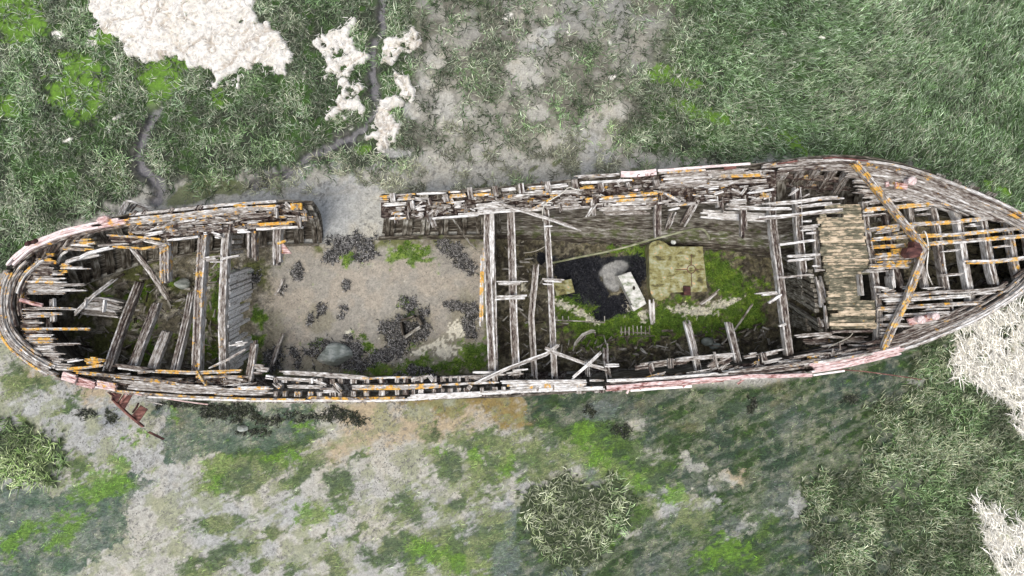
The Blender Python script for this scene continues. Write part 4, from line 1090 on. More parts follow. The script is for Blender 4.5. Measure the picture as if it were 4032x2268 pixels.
bulkhead('bulkhead', [(1938,860),(1936,1100),(1950,1470)], 1.72, .0, 32, .66, .115)
bulkhead('bulkhead', [(3195,1060),(3235,1310)], 2.1, lambda: random.uniform(.1, 1.1), 13, .62, .09, .25, skip=.15, mat=M_INNER)
bulkhead('bulkhead', [(3160,1080),(3185,1310)], 1.5, .1, 8, .55, .16, .1, skip=.2, mat=M_INNER)

# mid beams
W(BM, [(1922,800),(1918,950),(1925,1180),(1940,1500)], 30, -.22, .58, .03, h=.26, jag=.03)
W(BM, [(1938,795),(1940,900),(1938,1110)], 14, -.24, .74, 0, h=.2)
W(BM, [(1900,975),(1897,1120),(1894,1285)], 15, -.2, .72, .72, h=.16)
W(BM, [(1945,1000),(1950,1200),(1955,1470)], 11, -.35, .72, 0, h=.2)
W(BM, [(2010,812),(2016,1000),(2022,1250),(2034,1495)], 31, -.24, .52, .05, h=.24, jag=.03)
W(BM, [(2148,800),(2158,950),(2170,1150),(2184,1490)], 24, -.26, .55, 0, h=.22, jag=.03)
A(BM, [(2112,1040),(2092,1250),(2106,1495)], 24, [1.2,1.25,1.3], .62, 0, .35, h=.2, jag=.05)
for p, w in (([(1950,1112),(2012,1113),(2082,1111)],12),([(1955,1119),(2070,1122)],6),([(1942,1180),(2090,1172)],9),([(1946,1168),(2080,1164)],9),([(2120,1102),(2222,1106)],14),([(2132,1118),(2195,1121)],6),([(2132,893),(2182,890)],6)):
    W('deck_plank', p, w, -.1, .85, .06, h=.05, jag=.1)
# upper rim, mid ship
for p, w, dz, t, li in (([(1493,776),(1560,772),(1640,766)],12,.02,.62,.7),([(1497,790),(1530,789)],16,.0,.6,.8),([(1560,783),(1635,779)],13,.02,.6,.75),([(1640,764),(1760,758)],9,.0,.8,.1),([(1765,772),(1840,768)],14,.03,.6,.75),([(1765,757),(1835,754)],7,.03,.66,.6),
   ([(1862,755),(1935,748)],10,.02,.7,.45),([(1862,768),(1935,764)],11,.03,.6,.8),([(1965,748),(2040,743)],12,.02,.86,.1),([(2065,742),(2150,736)],14,.03,.75,.45),([(2085,755),(2150,752)],12,.02,.7,.1),([(2165,735),(2238,728)],13,.03,.9,.05),
   ([(1495,807),(1600,802)],14,-.03,.82,0),([(1550,822),(1602,819)],16,-.02,.78,.45),([(1620,822),(1680,816)],20,-.02,.84,.06),([(1545,843),(1603,840)],11,-.02,.78,.5),([(1520,862),(1602,857)],11,-.03,.7,.75),([(1635,848),(1678,845)],26,-.05,.74,0),
   ([(1695,862),(1800,852),(1905,845)],9,-.03,.86,.08),([(1775,808),(1830,802)],26,-.02,.86,.2),([(1855,822),(1960,812),(1990,812)],34,-.04,.82,0),([(1700,830),(1760,826)],16,-.08,.4,0),
   ([(1800,847),(1960,832),(2060,826),(2150,822)],12,-.03,.84,.04),([(2060,762),(2180,758),(2300,750)],14,.0,.72,.35),([(1990,778),(2080,772)],18,-.02,.78,.1),([(2180,802),(2290,795)],34,-.05,.74,.28),([(2100,808),(2180,806)],24,-.06,.72,.1),
   ([(2200,825),(2340,812)],10,-.04,.82,.1),([(2290,790),(2340,785)],18,-.02,.62,.8),([(2350,806),(2590,796)],12,-.1,.88,.05),([(2350,822),(2580,815)],18,-.25,.78,.05),([(2360,840),(2560,836)],16,-.5,.66,.02),
   ([(1970,785),(2040,764)],10,.1,.66,.85),([(2360,781),(2480,770),(2610,757)],12,.05,.7,.85),([(2360,793),(2590,782)],11,.02,.66,.72),([(2610,757),(2690,798)],10,.08,.75,.4),
   ([(2260,697),(2350,692),(2440,688)],13,.06,.62,.3),([(2265,720),(2400,714),(2500,708)],10,.04,.86,.05),([(2275,738),(2360,734)],12,.03,.62,.8),([(2480,738),(2530,732)],10,.03,.5,.1),
   ([(2595,680),(2720,672),(2800,668)],8,.04,.6,.8),([(2600,690),(2780,678),(2950,668)],14,.0,.6,.2),([(2610,702),(2800,692),(3000,678)],16,-.02,.6,.1),([(2620,715),(2800,706)],14,-.03,.64,.3),([(2800,694),(3035,688)],12,.02,.62,.75),
   ([(2600,728),(2780,720),(3020,712)],14,-.03,.70,.05),([(2550,738),(2700,730),(2890,728)],12,-.04,.72,.02),([(2770,742),(2830,738)],14,-.04,.8,0),([(2860,740),(2920,765)],18,-.04,.72,0),([(2950,745),(3030,735)],20,-.06,.6,0),
   ([(2760,795),(2830,792)],16,-.06,.72,0),([(2860,798),(2940,792)],20,-.06,.7,0),([(2950,800),(3010,796)],26,-.08,.5,0),([(2855,815),(3000,818)],20,-.1,.55,0),([(2620,808),(2740,800)],14,-.06,.7,.3),([(2650,812),(2720,801)],8,.02,.6,.95),([(2620,830),(2700,815)],8,.0,.85,.1),
   ([(3000,655),(3100,645),(3200,640)],18,.02,.56,.15),([(3040,672),(3200,660),(3360,655)],18,.0,.62,.1),([(3100,640),(3180,632),(3300,630)],14,.03,.6,.15),([(3000,694),(3035,690)],12,.04,.6,.9)):
    W(RP, p, w, dz, t, li, h=.09, jag=.07)
# white ceiling just below the shelf, mid ship
for x0, x1, y0, y1, t in ((2740,3040,832,850,.82),(2760,3060,850,868,.78)):
    W('ceiling_plank', [(x0,y0),(x1,y1)], 18, -.55, t, 0)
# timber heads along the upper rim
for x, y, dy, w in ((1543,760,34,20),(1752,765,28,20),(1848,738,42,22),(1948,732,40,20),(2050,722,38,22),(2155,714,42,22),(2262,706,34,22),(2365,720,32,22),(2472,718,18,14),(2585,708,26,22),(1620,790,30,16),(1690,780,26,14)):
    W('rib_head', [(x,y),(x+5,y+dy)], w, .14, .52, .12, h=.2, jag=.02)
for x, y in ((1600,830),(1605,800),(1683,840),(1830,800),(2205,800),(2090,790),(2340,770)):
    W('shelf_knee', [(x,y),(x+6,y+34)], 14, .0, .36, .05, h=.12)
# hanging beam stubs on the upper side
W('shelf_knee', [(1688,828),(1700,862),(1718,912)], 22, [0,-.2,-.7], .5, 0, .1, h=.16, jag=.02, jag2=.16)
W(BM, [(2595,755),(2590,850),(2592,935)], 28, [-.1,-.3,-.6], .46, 0, h=.16, jag2=.14)
W(BM, [(2655,832),(2640,870),(2625,910)], 24, [-.3,-.5,-.8], .62, 0, h=.14)
W(BM, [(2748,780),(2710,850),(2685,892)], 26, [-.1,-.5,-.9], .55, 0, .1, h=.14)
W(BM, [(2925,765),(2930,850),(2930,938)], 24, [-.1,-.2,-.25], .42, .05, h=.16, jag2=.1)
W(BM, [(2835,770),(2840,838)], 26, -.08, .38, 0, h=.2)
W(BM, [(2332,775),(2342,860)], 18, -.05, .42, .05, h=.16)
W(BM, [(3038,735),(3048,900),(3078,1120),(3112,1400)], 28, -.25, .50, .02, h=.22, jag=.03)
W(BM, [(3142,735),(3148,900),(3168,1098)], 27, -.25, .50, .12, h=.22, jag=.03, jag2=.08)
W('deck_plank', [(2940,760),(3050,745)], 8, .03, .84, 0); W('deck_plank', [(3090,785),(3150,740)], 10, .04, .82, 0); W('deck_plank', [(3155,780),(3200,758)], 8, .02, .7, 0)
W('deck_plank', [(2975,1161),(3088,1150)], 14, -.1, .74, 0); W('deck_plank', [(3022,1198),(3092,1150)], 11, -.06, .68, 0); W('deck_plank', [(3068,1285),(3112,1268)], 10, -.1, .8, 0)
A(BM, [(2702,1255),(2725,1340),(2752,1460)], 25, [1.6,1.8,2.0], .62, 0, .0, h=.16, jag=.08)
A(BM, [(2870,1268),(2888,1340),(2912,1442)], 26, [1.7,1.9,2.1], .52, 0, 0, h=.16, jag=.08)
A(BM, [(2385,1352),(2385,1420),(2398,1492)], 22, [1.4,1.7,1.95], .60, 0, 0, h=.14, jag=.12)
A(BM, [(2310,1420),(2316,1492)], 20, [1.5,1.9], .60, 0, 0, h=.14)
W('shelf_plank', [(2500,1446),(2620,1430),(2730,1418)], 24, -.15, .48, 0, n=4, mat=M_WOOD)
W('shelf_plank', [(2660,1418),(2760,1408),(2900,1396)], 16, -.05, .62, 0); W('shelf_plank', [(2820,1440),(2892,1405)], 34, -.1, .46, 0)
W('shelf_plank', [(2380,1440),(2440,1438)], 14, -.1, .7, 0); W('shelf_plank', [(2930,1405),(3000,1392)], 20, -.15, .62, 0); W('shelf_plank', [(2780,1460),(2830,1420)], 24, -.05, .5)
W('rib_head', [(2640,1412),(2642,1450)], 26, -.02, .45); W('rib_head', [(2808,1378),(2825,1450)], 16, .0, .5); W('rib_head', [(2560,1428),(2572,1478)], 20, -.02, .4); W('rib_head', [(3010,1390),(3018,1420)], 16, -.02, .45)
W('shelf_plank', [(2990,1402),(3090,1378)], 16, -.1, .66, 0); W('shelf_plank', [(3000,1430),(3090,1412)], 14, -.1, .6, 0)
W('shelf_plank', [(1860,1466),(1990,1468)], 10, -.05, .9, 0); W('shelf_plank', [(1840,1485),(1900,1492)], 12, -.05, .8, 0); W('shelf_plank', [(1990,1470),(2080,1462)], 24, -.1, .6, 0, .4)
# lower rim, mid ship
for p, w, dz, t, li in (([(1100,1466),(1300,1476),(1460,1492)],17,0,.62,0),([(1270,1484),(1460,1490),(1640,1484)],8,.01,.62,.5),([(1080,1488),(1240,1500),(1290,1520)],14,-.05,.55,.1),([(1130,1522),(1290,1525)],14,-.03,.66,.1),
   ([(1385,1526),(1560,1526),(1740,1518)],19,.02,.62,.88),([(1740,1516),(1900,1508),(1975,1506)],9,.02,.66,.6),([(1260,1540),(1330,1535)],20,0,.6,.2),([(1200,1566),(1400,1570),(1600,1566)],11,.02,.62,.85),([(1200,1577),(1500,1578),(1900,1558)],10,-.01,.86,.12),
   ([(1600,1562),(1900,1548),(2150,1536),(2390,1528)],15,.02,.86,.15),([(1970,1505),(2150,1503),(2312,1502)],14,.03,.66,.25),([(1980,1518),(2150,1516),(2312,1514)],10,.02,.72,.5),([(1750,1486),(1900,1480),(2000,1474)],8,0,.76,0),([(1610,1498),(1690,1482)],16,0,.66,0),
   ([(2000,1530),(2120,1526),(2300,1518)],10,.0,.76,.5),([(2380,1512),(2600,1500),(2800,1484),(2900,1478)],20,.02,.56,0),([(2390,1500),(2600,1490),(2850,1470)],10,.03,.66,0),([(2850,1474),(3000,1462),(3190,1438)],22,.02,.54,.1),([(2900,1460),(3050,1445),(3250,1412)],10,.03,.62,.1),
   ([(2850,1492),(3000,1484),(3185,1466)],14,.0,.48,.05),([(3180,1432),(3300,1415),(3440,1392)],9,.06,.6,.6),([(2320,1500),(2380,1498)],10,-.04,.5,.2)):
    W(RP, p, w, dz, t, li, h=.1, jag=.06)
x = 1085
while x < 2320:   # paired frame heads showing in the two slots of the lower rim
    for row, (yb, li) in enumerate(((1497, .05), (1549, .45 if x < 1500 else .15))):
        yb = yb+np.interp(x, [1000,1300,1900,2400], [-4,4,-8,-22])+ (0 if row == 0 else np.interp(x, [1000,1300,1900,2400], [4,0,-6,-8]))
        if row == 0 and x > 1980: continue
        ww = random.uniform(12, 24)
        W('rib_head', [(x,yb-9),(x+random.uniform(-2,2),yb+11)], ww, random.uniform(-.06, .03), .55, li, h=.2, jag=.02, n=2)
    x += random.choice((30, 34, 52, 60))
W('shelf_knee', [(1305,1505),(1325,1530),(1345,1548)], 22, .08, .52, .72, h=.12); W('shelf_knee', [(1078,1505),(1095,1520),(1118,1535)], 20, .08, .66, .55, h=.12); W('shelf_knee', [(1838,1525),(1850,1535)], 34, .05, .6, .6)
W('rib_head', [(1690,1480),(1706,1500)], 20, .04, .8, 0)
# pink steel rubbing strips
def SP(name, path, w, dz, tone, h=.05, li=.02, mat=None, zs=None):
    return part(name, path, w, zs or [R(p[0], dz) for p in path], h=h, tone=tone, li=li, mat=mat or M_PINK, jag=(.01, .01), n=1, wob=.04, gap=0)
SP('rubbing_strip', [(2388,1526),(2550,1513),(2750,1497),(2950,1482),(3100,1479),(3200,1478)], 14, .08, .62)
SP('rubbing_strip', [(3200,1478),(3260,1470),(3330,1460)], 7, .04, .66)
SP('rubbing_strip', [(2385,1538),(2600,1522),(2750,1508),(2850,1500)], 6, .02, .3)
SP('rubbing_strip', [(2482,1538),(2620,1528),(2724,1521)], 9, -.05, .92, mat=M_WHITEPAINT, li=0)
for a, b in (((2480,1530),(2468,1550)),((2705,1512),(2690,1525)),((2530,1522),(2520,1535)),((2930,1492),(2905,1512))): SP('strip_bracket', [a, b], 8, -.02, .3)
for p, w in (([(3190,1452),(3300,1432),(3420,1408)],42),([(3400,1414),(3480,1396),(3562,1376)],34)):
    part('cap_rail', p, w, [R(q[0], .04) for q in p], h=.1, tone=.56, li=.1, mat=M_PINK, jag=(.05,.05), n=4, var=.1)
SP('rubbing_strip', [(2590,672),(2760,658),(2956,644)], 9, .1, .78)
part('name_board', [(2444,686),(2588,678)], 23, R(2500, .12), h=.05, tone=.80, mat=M_PINK, jag=(.01,.01), n=1, gap=0, wob=.02)
# faint raised letters left on the board
def letter(cx, cy, kind):
    mb = MB(); z = R(2500, .127)
    if kind == 'C':
        pts = [P(cx+6.5*math.cos(a), cy+7.5*math.sin(a), z) for a in np.linspace(.8, 5.4, 11)]; tube(mb, pts, .008, (.18,0,0), 5)
    if kind == 'G':
        pts = [P(cx+6*math.cos(a), cy+7*math.sin(a), z) for a in np.linspace(-.9, -5.9, 11)]+[P(cx+1, cy+1, z)]; tube(mb, pts, .008, (.18,0,0), 5)
    if kind == 'H':
        for q in (((-4,-7),(-4,7)),((4,-7),(4,7)),((-4,0),(4,0))): tube(mb, [P(cx+q[0][0], cy+q[0][1], z), P(cx+q[1][0], cy+q[1][1], z)], .006, (.3,0,0), 5)
    mb.build('letter', M_PINK, wreck)
letter(2516, 694, 'C'); letter(2547, 690, 'H'); letter(2568, 690, 'G')
SP('rusty_strip', [(3240,624),(3290,620),(3340,625),(3420,633)], 7, .05, .45, mat=M_RUST); SP('rusty_strip', [(3060,646),(3140,634)], 6, .05, .45, mat=M_RUST)
W('shelf_plank', [(2480,750),(2530,745)], 9, .02, .5, 0, mat=M_PINK); SP('rusty_strip', [(2850,664),(2900,658)], 12, .06, .4, mat=M_RUST)

# lower bow rim: long strands curving to the stem
BOWL = [(3400,1416),(3560,1378),(3700,1325),(3850,1262),(4000,1172),(4070,1110),(4140,1030)]
BOWU = [(3180,628),(3350,622),(3500,638),(3650,676),(3800,734),(3950,796),(4032,838),(4110,890),(4160,950)]
for d, w, dz, t, li, a, b in ((0,12,.03,.62,.1,.1,1),(-12,10,.01,.38,.1,.0,.9),(-22,12,.02,.58,.25,.05,.7),(-34,12,-.02,.42,.1,.0,.6),(-44,10,-.03,.56,.35,.12,.85),(-56,12,-.06,.46,.1,.0,.5),(-24,12,-.02,.62,.1,.6,1),(-66,10,-.08,.5,.1,.2,.75),(-12,9,.04,.72,.05,.4,.9)):
    strand(RP, BOWL, d, w, dz, t, li, t0=a, t1=b, n=2)
for d, w, dz, t, li, a, b in ((4,9,.04,.66,.25,0,1),(15,9,-.02,.30,.3,.0,1),(26,12,.0,.52,.35,.0,.95),(40,14,-.03,.46,.15,.05,.9),(54,14,-.03,.55,.12,.12,.82),(68,14,-.04,.46,.08,.15,.75),(82,14,-.03,.55,.1,.17,.68),(96,14,-.05,.48,.05,.18,.56),(110,12,-.06,.55,.05,.18,.5),(5,9,.05,.6,.9,.38,.44),(8,10,.05,.6,.9,.66,.9),(122,12,-.06,.5,.1,.18,.42),(28,10,.02,.66,.5,.55,.95),(134,12,-.06,.52,.1,.18,.36),(44,12,.01,.6,.4,.6,.97)):
    strand('covering_board', BOWU, d, w, dz, t, li, t0=a, t1=b, n=2, jag=.2)
# raking grey frames of the upper bow quarter
for (x0, y0), (x1, y1) in (((3095,682),(3052,742)),((3158,672),(3112,748)),((3222,664),(3168,754)),((3290,664),(3228,762)),((3350,674),(3290,766))):
    part('rib', [(x0-8,y0),(x1-8,y1)], 15, [R(x0,-.1), R(x1,-.9)], h=.14, tone=.47, n=2, var=.1, jag=(.02,.05))
    part('rib', [(x0+8,y0),(x1+8,y1)], 15, [R(x0,-.1), R(x1,-.95)], h=.14, tone=.52, n=2, var=.1, jag=(.02,.05), mat=M_WOOD)
part('ceiling_plank', [(3040,692),(3200,700),(3350,712)], 22, [R(3040,-.35)]*3, h=.05, tone=.33, li=.3, n=2)
part('ceiling_plank', [(3030,720),(3200,734),(3350,744)], 22, [R(3040,-.65)]*3, h=.05, tone=.30, li=.2, n=2)

# after edge planks of the cabin deck
for p, w, t, li in (([(3000,806),(3140,795),(3220,782),(3335,776)],15,.74,.42),([(2915,815),(3000,822),(3140,820)],12,.9,.05),([(3140,816),(3220,806),(3310,798)],13,.84,.4),([(2960,862),(3100,850),(3200,838),(3320,826)],15,.64,.2),([(3155,872),(3220,868)],10,.8,0),([(3150,900),(3230,892)],22,.76,0),
    ([(3070,963),(3140,955),(3222,945)],10,.84,0),([(3078,1010),(3160,1006),(3240,1003)],11,.66,0),([(3080,1030),(3160,1022),(3240,1014)],11,.76,0),([(3185,1048),(3250,1046)],8,.62,0),([(3196,1066),(3250,1064)],8,.62,0),([(3066,1092),(3150,1086),(3248,1080)],9,.6,0),([(3195,835),(3300,830)],14,.6,.2),([(3170,920),(3230,915)],10,.7,0)):
    W('deck_plank', p, w, -.06, t, li, .12 if t < .7 else 0, h=.05, jag=.12)
# cabin deck of narrow mossy boards
mb = MB(); y = 812
while y < 1302:
    xl = np.interp(y, [812,870,900,1000,1100,1200,1302], [3250,3215,3225,3235,3248,3262,3272])+random.uniform(-5, 5)
    xr = np.interp(y, [812,1000,1150,1302], [3392,3420,3440,3456])
    segs = [(xl, xr)]
    if 842 < y < 858: segs = [(xl, 3255), (3322, xr)]
    if 1078 < y < 1185: segs = [(xl, 3388)]
    if 1225 < y < 1236: segs = [(3298, xr)]
    for a, b in segs:
        tn = .54+random.uniform(-.08, .08)
        timber(mb, [(a, y), ((a+b)/2, y-1), (b, y-2)], 12.4, R(3300, -.12)+random.uniform(-.012, .012), h=.06, n=1, tone=tn-.03, li=.04, mo=.3, jag=(.02,.02), gap=.14)
    y += 12.6
mb.build('cabin_deck', M_DECK, wreck)
W('cabin_trunk_plank', [(3222,1085),(3240,1160),(3245,1212)], 26, -.4, .62, 0, h=.1, n=4); W('cabin_trunk_plank', [(3250,1200),(3262,1300)], 8, -.2, .6, 0, .2); W('cabin_trunk_plank', [(3228,1232),(3248,1315)], 24, -.6, .7, 0, n=3)
W('carling', [(3212,880),(3218,1000),(3226,1080)], 22, -.3, .55, 0, h=.14)
W('deck_edge_plank', [(3270,1308),(3360,1305),(3458,1302)], 9, -.1, .45, 0, .4)
# hatch in the cabin deck, framed, with a dark opening
W('hatch_frame', [(3388,1060),(3394,1120),(3402,1182)], 11, .02, .5, 0, h=.3)
W('hatch_frame', [(3395,1068),(3500,1064)], 12, -.1, .62, 0, h=.25)
W('hatch_frame', [(3512,1060),(3522,1138)], 14, -.12, .66, 0, h=.3)
mb = MB(); prism(mb, [P(x, y, 1.5) for x, y in ((3370,1050),(3560,1050),(3560,1200),(3370,1200))], 1.4, (.02,0,0)); mb.build('hatch_shade_sheet', M_INNER, wreck)  # added near-black sheet, paints the shade inside the hatch opening
W('deck_plank', [(3440,1128),(3502,1138)], 9, .02, .92, 0)
# foredeck beams
for p, w, t, li, z in (([(3405,790),(3412,860),(3423,950),(3446,1065),(3458,1160),(3466,1250),(3462,1372)],26,.56,.1,-.2),([(3490,832),(3512,960),(3530,1060),(3560,1148)],24,.46,.05,-.3),([(3578,720),(3586,820),(3600,920),(3625,1010),(3650,1135)],24,.54,.05,-.22),
    ([(3664,772),(3686,860),(3702,960),(3715,1060),(3732,1150),(3756,1276)],25,.54,.05,-.22),([(3740,776),(3778,860),(3790,950),(3806,1050),(3822,1140),(3838,1242)],27,.70,.02,-.22),
    ([(3858,790),(3878,880),(3892,960),(3906,1050),(3928,1132)],29,.58,.05,-.22),([(3948,812),(3968,860),(3984,930),(4002,1040),(4026,1128)],27,.54,.5,-.22),([(4040,850),(4062,950),(4084,1080)],26,.55,.3,-.22),
    ([(3560,1290),(3575,1340)],24,.45,.1,-.25),([(3535,1215),(3560,1330)],20,.45,.1,-.28)):
    part(BM, p, w*.86, [R(q[0], z) for q in p], h=.2, tone=t, li=li, jag=(.02,.06))
FP = [([(3430,784),(3503,770),(3580,764),(3674,755),(3775,743)],12,.62,.05,),([(3400,802),(3540,786),(3680,768),(3806,761)],12,.58,.12),([(3400,826),(3540,815),(3680,802),(3835,787),(3900,783)],14,.62,.72),([(3692,815),(3770,809),(3851,804)],10,.62,.6),([(3602,828),(3676,818)],9,.74,0),
 ([(3415,906),(3540,888),(3633,881),(3758,874),(3885,860),(4060,842)],13,.62,.74),([(3438,918),(3500,910),(3542,903)],9,.62,.45),([(3515,925),(3560,912)],7,.6,.4),([(3800,888),(3868,884)],11,.74,.25),
 ([(3418,945),(3540,934),(3633,929),(3758,924),(3867,914),(4070,892)],12,.60,.85),([(3431,974),(3530,968),(3587,962)],12,.6,.97),([(3640,962),(3773,951),(3898,941),(4080,924)],13,.66,.68),
 ([(3506,988),(3578,980)],9,.6,.97),([(3434,1008),(3574,998)],14,.64,.85),([(3422,1022),(3600,1014)],9,.52,.5),([(3450,1036),(3602,1030)],11,.54,.9),([(3422,1046),(3590,1044)],11,.56,.92),([(3424,1056),(3585,1052)],7,.6,.6),
 ([(3795,1033),(3898,1031),(4080,1012)],13,.62,.78),([(3447,1163),(3555,1159),(3742,1150),(3867,1144),(3982,1133)],12,.62,.32),([(3446,1172),(3560,1170),(3640,1166)],7,.46,.35),([(3459,1184),(3587,1180),(3742,1169),(3822,1165)],11,.64,.3),
 ([(3475,1197),(3540,1194),(3600,1190)],8,.5,.3),([(3456,1216),(3587,1208),(3742,1199),(3895,1190)],13,.66,.35),([(3462,1247),(3571,1240),(3751,1231)],11,.60,.2),([(3462,1258),(3560,1256)],7,.5,.1),([(3462,1281),(3602,1280),(3727,1268)],12,.66,.15),
 ([(3465,1300),(3530,1298)],9,.5,.2),([(3465,1312),(3520,1311)],7,.55,.1),([(3468,1325),(3510,1323)],9,.52,.1),([(3549,1134),(3633,1124)],11,.62,.05),([(3460,1147),(3540,1141)],10,.55,.05),([(3633,1138),(3716,1133)],8,.8,0),([(3420,850),(3500,842)],9,.5,.2),
 ([(3400,842),(3440,838)],22,.5,.2),([(3400,760),(3480,756)],13,.52,.3),([(3400,745),(3470,738)],12,.5,.2),([(3398,775),(3460,770)],12,.55,.15),([(3960,1150),(4010,1100)],12,.7,.1),([(3975,1180),(4016,1108)],9,.78,0),([(3990,870),(3960,866)],8,.85,0)]
FP += [([(3610,846),(3672,840)],7,.6,.3),([(3700,990),(3790,984)],7,.6,.1),([(3560,1100),(3640,1094)],7,.5,.3),([(3700,1085),(3810,1078)],8,.45,.1),([(3620,1222),(3740,1215)],7,.55,.1),([(3830,1158),(3920,1152)],8,.6,.2),([(3470,1228),(3560,1224)],7,.5,.2),([(3900,975),(3990,965)],7,.5,.3)]
for p, w, t, li in FP:
    W('deck_plank', p, w*1.22, -.06, t, li, h=.055, jag=.08, n=2, gap=.05)
W('carling', [(3990,1100),(4050,1060),(4100,1030)], 18, -.1, .55, .1)
# bent breakwater rail lying over the foredeck
bw = empty('breakwater', P(3645, 975, R(3600)), wreck)
def W2(name, path, w, zs, **k):
    o = part(name, path, w, zs, parent=None, **k); o.parent = bw; o.matrix_parent_inverse = bw.matrix_basis.inverted(); return o
bpy.context.view_layer.update()
W2('breakwater_arm', [(3368,638),(3448,732),(3534,842),(3600,922),(3650,982)], 25, [R(3400,.1), R(3400,.14), R(3500,.18), R(3600,.2), R(3600,.22)], h=.13, tone=.58, li=.72, mo=.55, n=3, jag=(.02,.01), var=.08)
W2('breakwater_arm', [(3646,978),(3618,1062),(3574,1180),(3524,1280),(3478,1382)], 26, [R(3600,.22), R(3600,.2), R(3500,.18), R(3500,.14), R(3500,.08)], h=.13, tone=.60, li=.6, mo=.5, n=3, jag=(.01,.05), var=.08)
mb = MB(); prism(mb, [P(x, y, R(3600, .25)) for x, y in ((3602,950),(3625,957),(3638,985),(3622,1012),(3588,1016),(3570,1000),(3578,975),(3600,972))], R(3600, .0), (.4,0,0), .03)
mb.build('corner_bracket', M_RUST, wreck)
# bollards
def bollard_base(pts, z, mat): 
    mb = MB(); prism(mb, [P(x, y, z) for x, y in pts], z-.07, (.42,.5,0), .01); return mb.build('bollard_base', mat, wreck)
def bollard(x, y, r, base):
    mb = MB(); z = R(x, 0)
    prof = [(.8, 0), (.7, .03), (.7, .12), (1.02, .16), (1.1, .20), (.95, .235), (.5, .25)]
    c = P(x, y, z); rr = r*2*HW*(H-z)/4032; rings = []
    for a, h in prof:
        rings.append(mb.ring([c+np.array((math.cos(k*.3927)*rr*a, math.sin(k*.3927)*rr*a, h)) for k in range(16)], [(k*.1, h) for k in range(16)], (.74,.03,0)))
    for p, q in zip(rings[:-1], rings[1:]):
        for k in range(16): mb.f.append((p[k], p[(k+1) % 16], q[(k+1) % 16], q[k]))
    mb.f.append(tuple(rings[-1]))
    return mb.build('bollard', M_PINK, base, True)
b1 = bollard_base(((3526,716),(3578,724),(3572,746),(3528,742)), R(3550, .04), M_PINK); bollard(3570, 718, 16, b1)
b2 = bollard_base(((3575,1256),(3668,1236),(3674,1262),(3586,1282)), R(3600, .03), M_PINK); bollard(3606, 1257, 15, b2); bollard(3661, 1244, 14, b2)
mb = MB(); prism(mb, [P(x, y, R(3500,.03)) for x, y in ((3488,716),(3500,714),(3504,732),(3490,738))], R(3500,-.03), (.5,.1,0)); mb.build('deck_plate', M_PINK, wreck)
# fallen panels seen through the foredeck
A('fallen_panel', [(3830,1130),(3890,1095)], 26, 1.0, .42, 0, .6, h=.05, n=1); A('fallen_panel', [(3890,1130),(3925,1030)], 30, .9, .4, 0, .7, h=.05, n=1); A('fallen_panel', [(3930,1110),(4040,1090)], 20, .8, .5, 0, .5, h=.05, n=1)
# moss tuft and rubbish on the shelf below the cabin deck
for p, w, t, z in (([(3130,1325),(3200,1318),(3310,1312)],14,.6,-.3),([(3190,1335),(3260,1325),(3330,1330)],10,.5,-.4),([(3230,1365),(3330,1350)],9,.62,-.4),([(3120,1410),(3200,1395),(3300,1392)],12,.5,-.1),([(3310,1400),(3400,1388),(3440,1382)],12,.5,-.1),([(3180,1390),(3260,1375),(3340,1370)],14,.4,-.35),([(3340,1362),(3440,1368)],14,.5,-.4),([(3300,1340),(3420,1335)],26,.32,-.6),([(3160,1345),(3300,1345)],24,.34,-.6)):
    W('shelf_plank', p, w, z, t, .1, .25, h=.06)

# ------------------------------------------------------------------ LOOSE THINGS
def loose(name, label, cat, mat, fn, group=None, smooth_=False):
    mb = MB(); fn(mb); o = mb.build(name, mat, None, smooth_); tag(o, label, cat, group); return o
def plank(label, path, w, zs, tone=.7, li=0, mo=0, n=None, h=.05, jag=.08, mat=None):
    return loose('fallen_plank', label, 'plank', mat or M_WOOD, lambda mb: timber(mb, path, w, zs, h=h, tone=tone, li=li, mo=mo, jag=(jag, jag), n=n), 'loose planks lying about the wreck')
plank('pair of thin white slats lying diagonally over the stern knee', [(288,1240),(370,1160),(462,1090)], 14, [1.85,1.75,1.3], .9, n=3, jag=.12)
plank('mossy board leaning from the upper stern side down to the hull bottom', [(512,968),(590,1070),(665,1185)], 24, [1.9,1.2,.45], .58, mo=.3)
plank('long grey splintered board slanting from the upper rim over the two mid beams', [(1958,800),(2060,830),(2160,862),(2290,905)], 13, [2.1,2.05,2.0,1.7], .66, jag=.16)
plank('short orange edged batten on the upper rim by the yellow rope', [(2078,832),(2130,805),(2185,774)], 9, 2.2, .66, .8)
plank('small whitish board hanging off the upper rim above the green planking', [(2348,800),(2328,828),(2308,858)], 15, [2.25,2.1,1.9], .8, .2)
plank('longest split board crossing three beams from the lower rim, left part of the cross', [(1875,1510),(1990,1455),(2080,1420),(2150,1395),(2212,1350)], 15, [2.15,2.1,2.05,2.05,2.1], .7, n=3)
plank('grey board leaning right and down from the third beam, forming the cross', [(2125,1360),(2200,1395),(2300,1430),(2390,1456)], 14, [2.12,2.05,1.95,2.0], .72)
plank('short white board standing against the jagged stub on the lower rim', [(2250,1492),(2310,1440),(2370,1385)], 13, [2.1,2.1,1.9], .85, .1)
plank('thin green pole leaning below the upper rim left of the bulkhead', [(1778,855),(1820,920),(1878,985)], 9, [1.9,1.2,.4], .6, mo=.5, n=1, mat=M_INNER)
plank('weed covered post lying in the mud of the hold near the lower rim', [(1115,1306),(1095,1360),(1066,1450)], 15, [.45,.35,.25], .45, mo=.7, n=2, h=.1)
plank('small grey board on the brown mud beside the wrack', [(1116,1090),(1102,1128),(1083,1165)], 11, .22, .62, n=2)
plank('white painted post standing beside the square tank', [(2566,1178),(2568,1240),(2572,1278)], 22, [.8,.7,.4], .82, n=3, jag=.05)
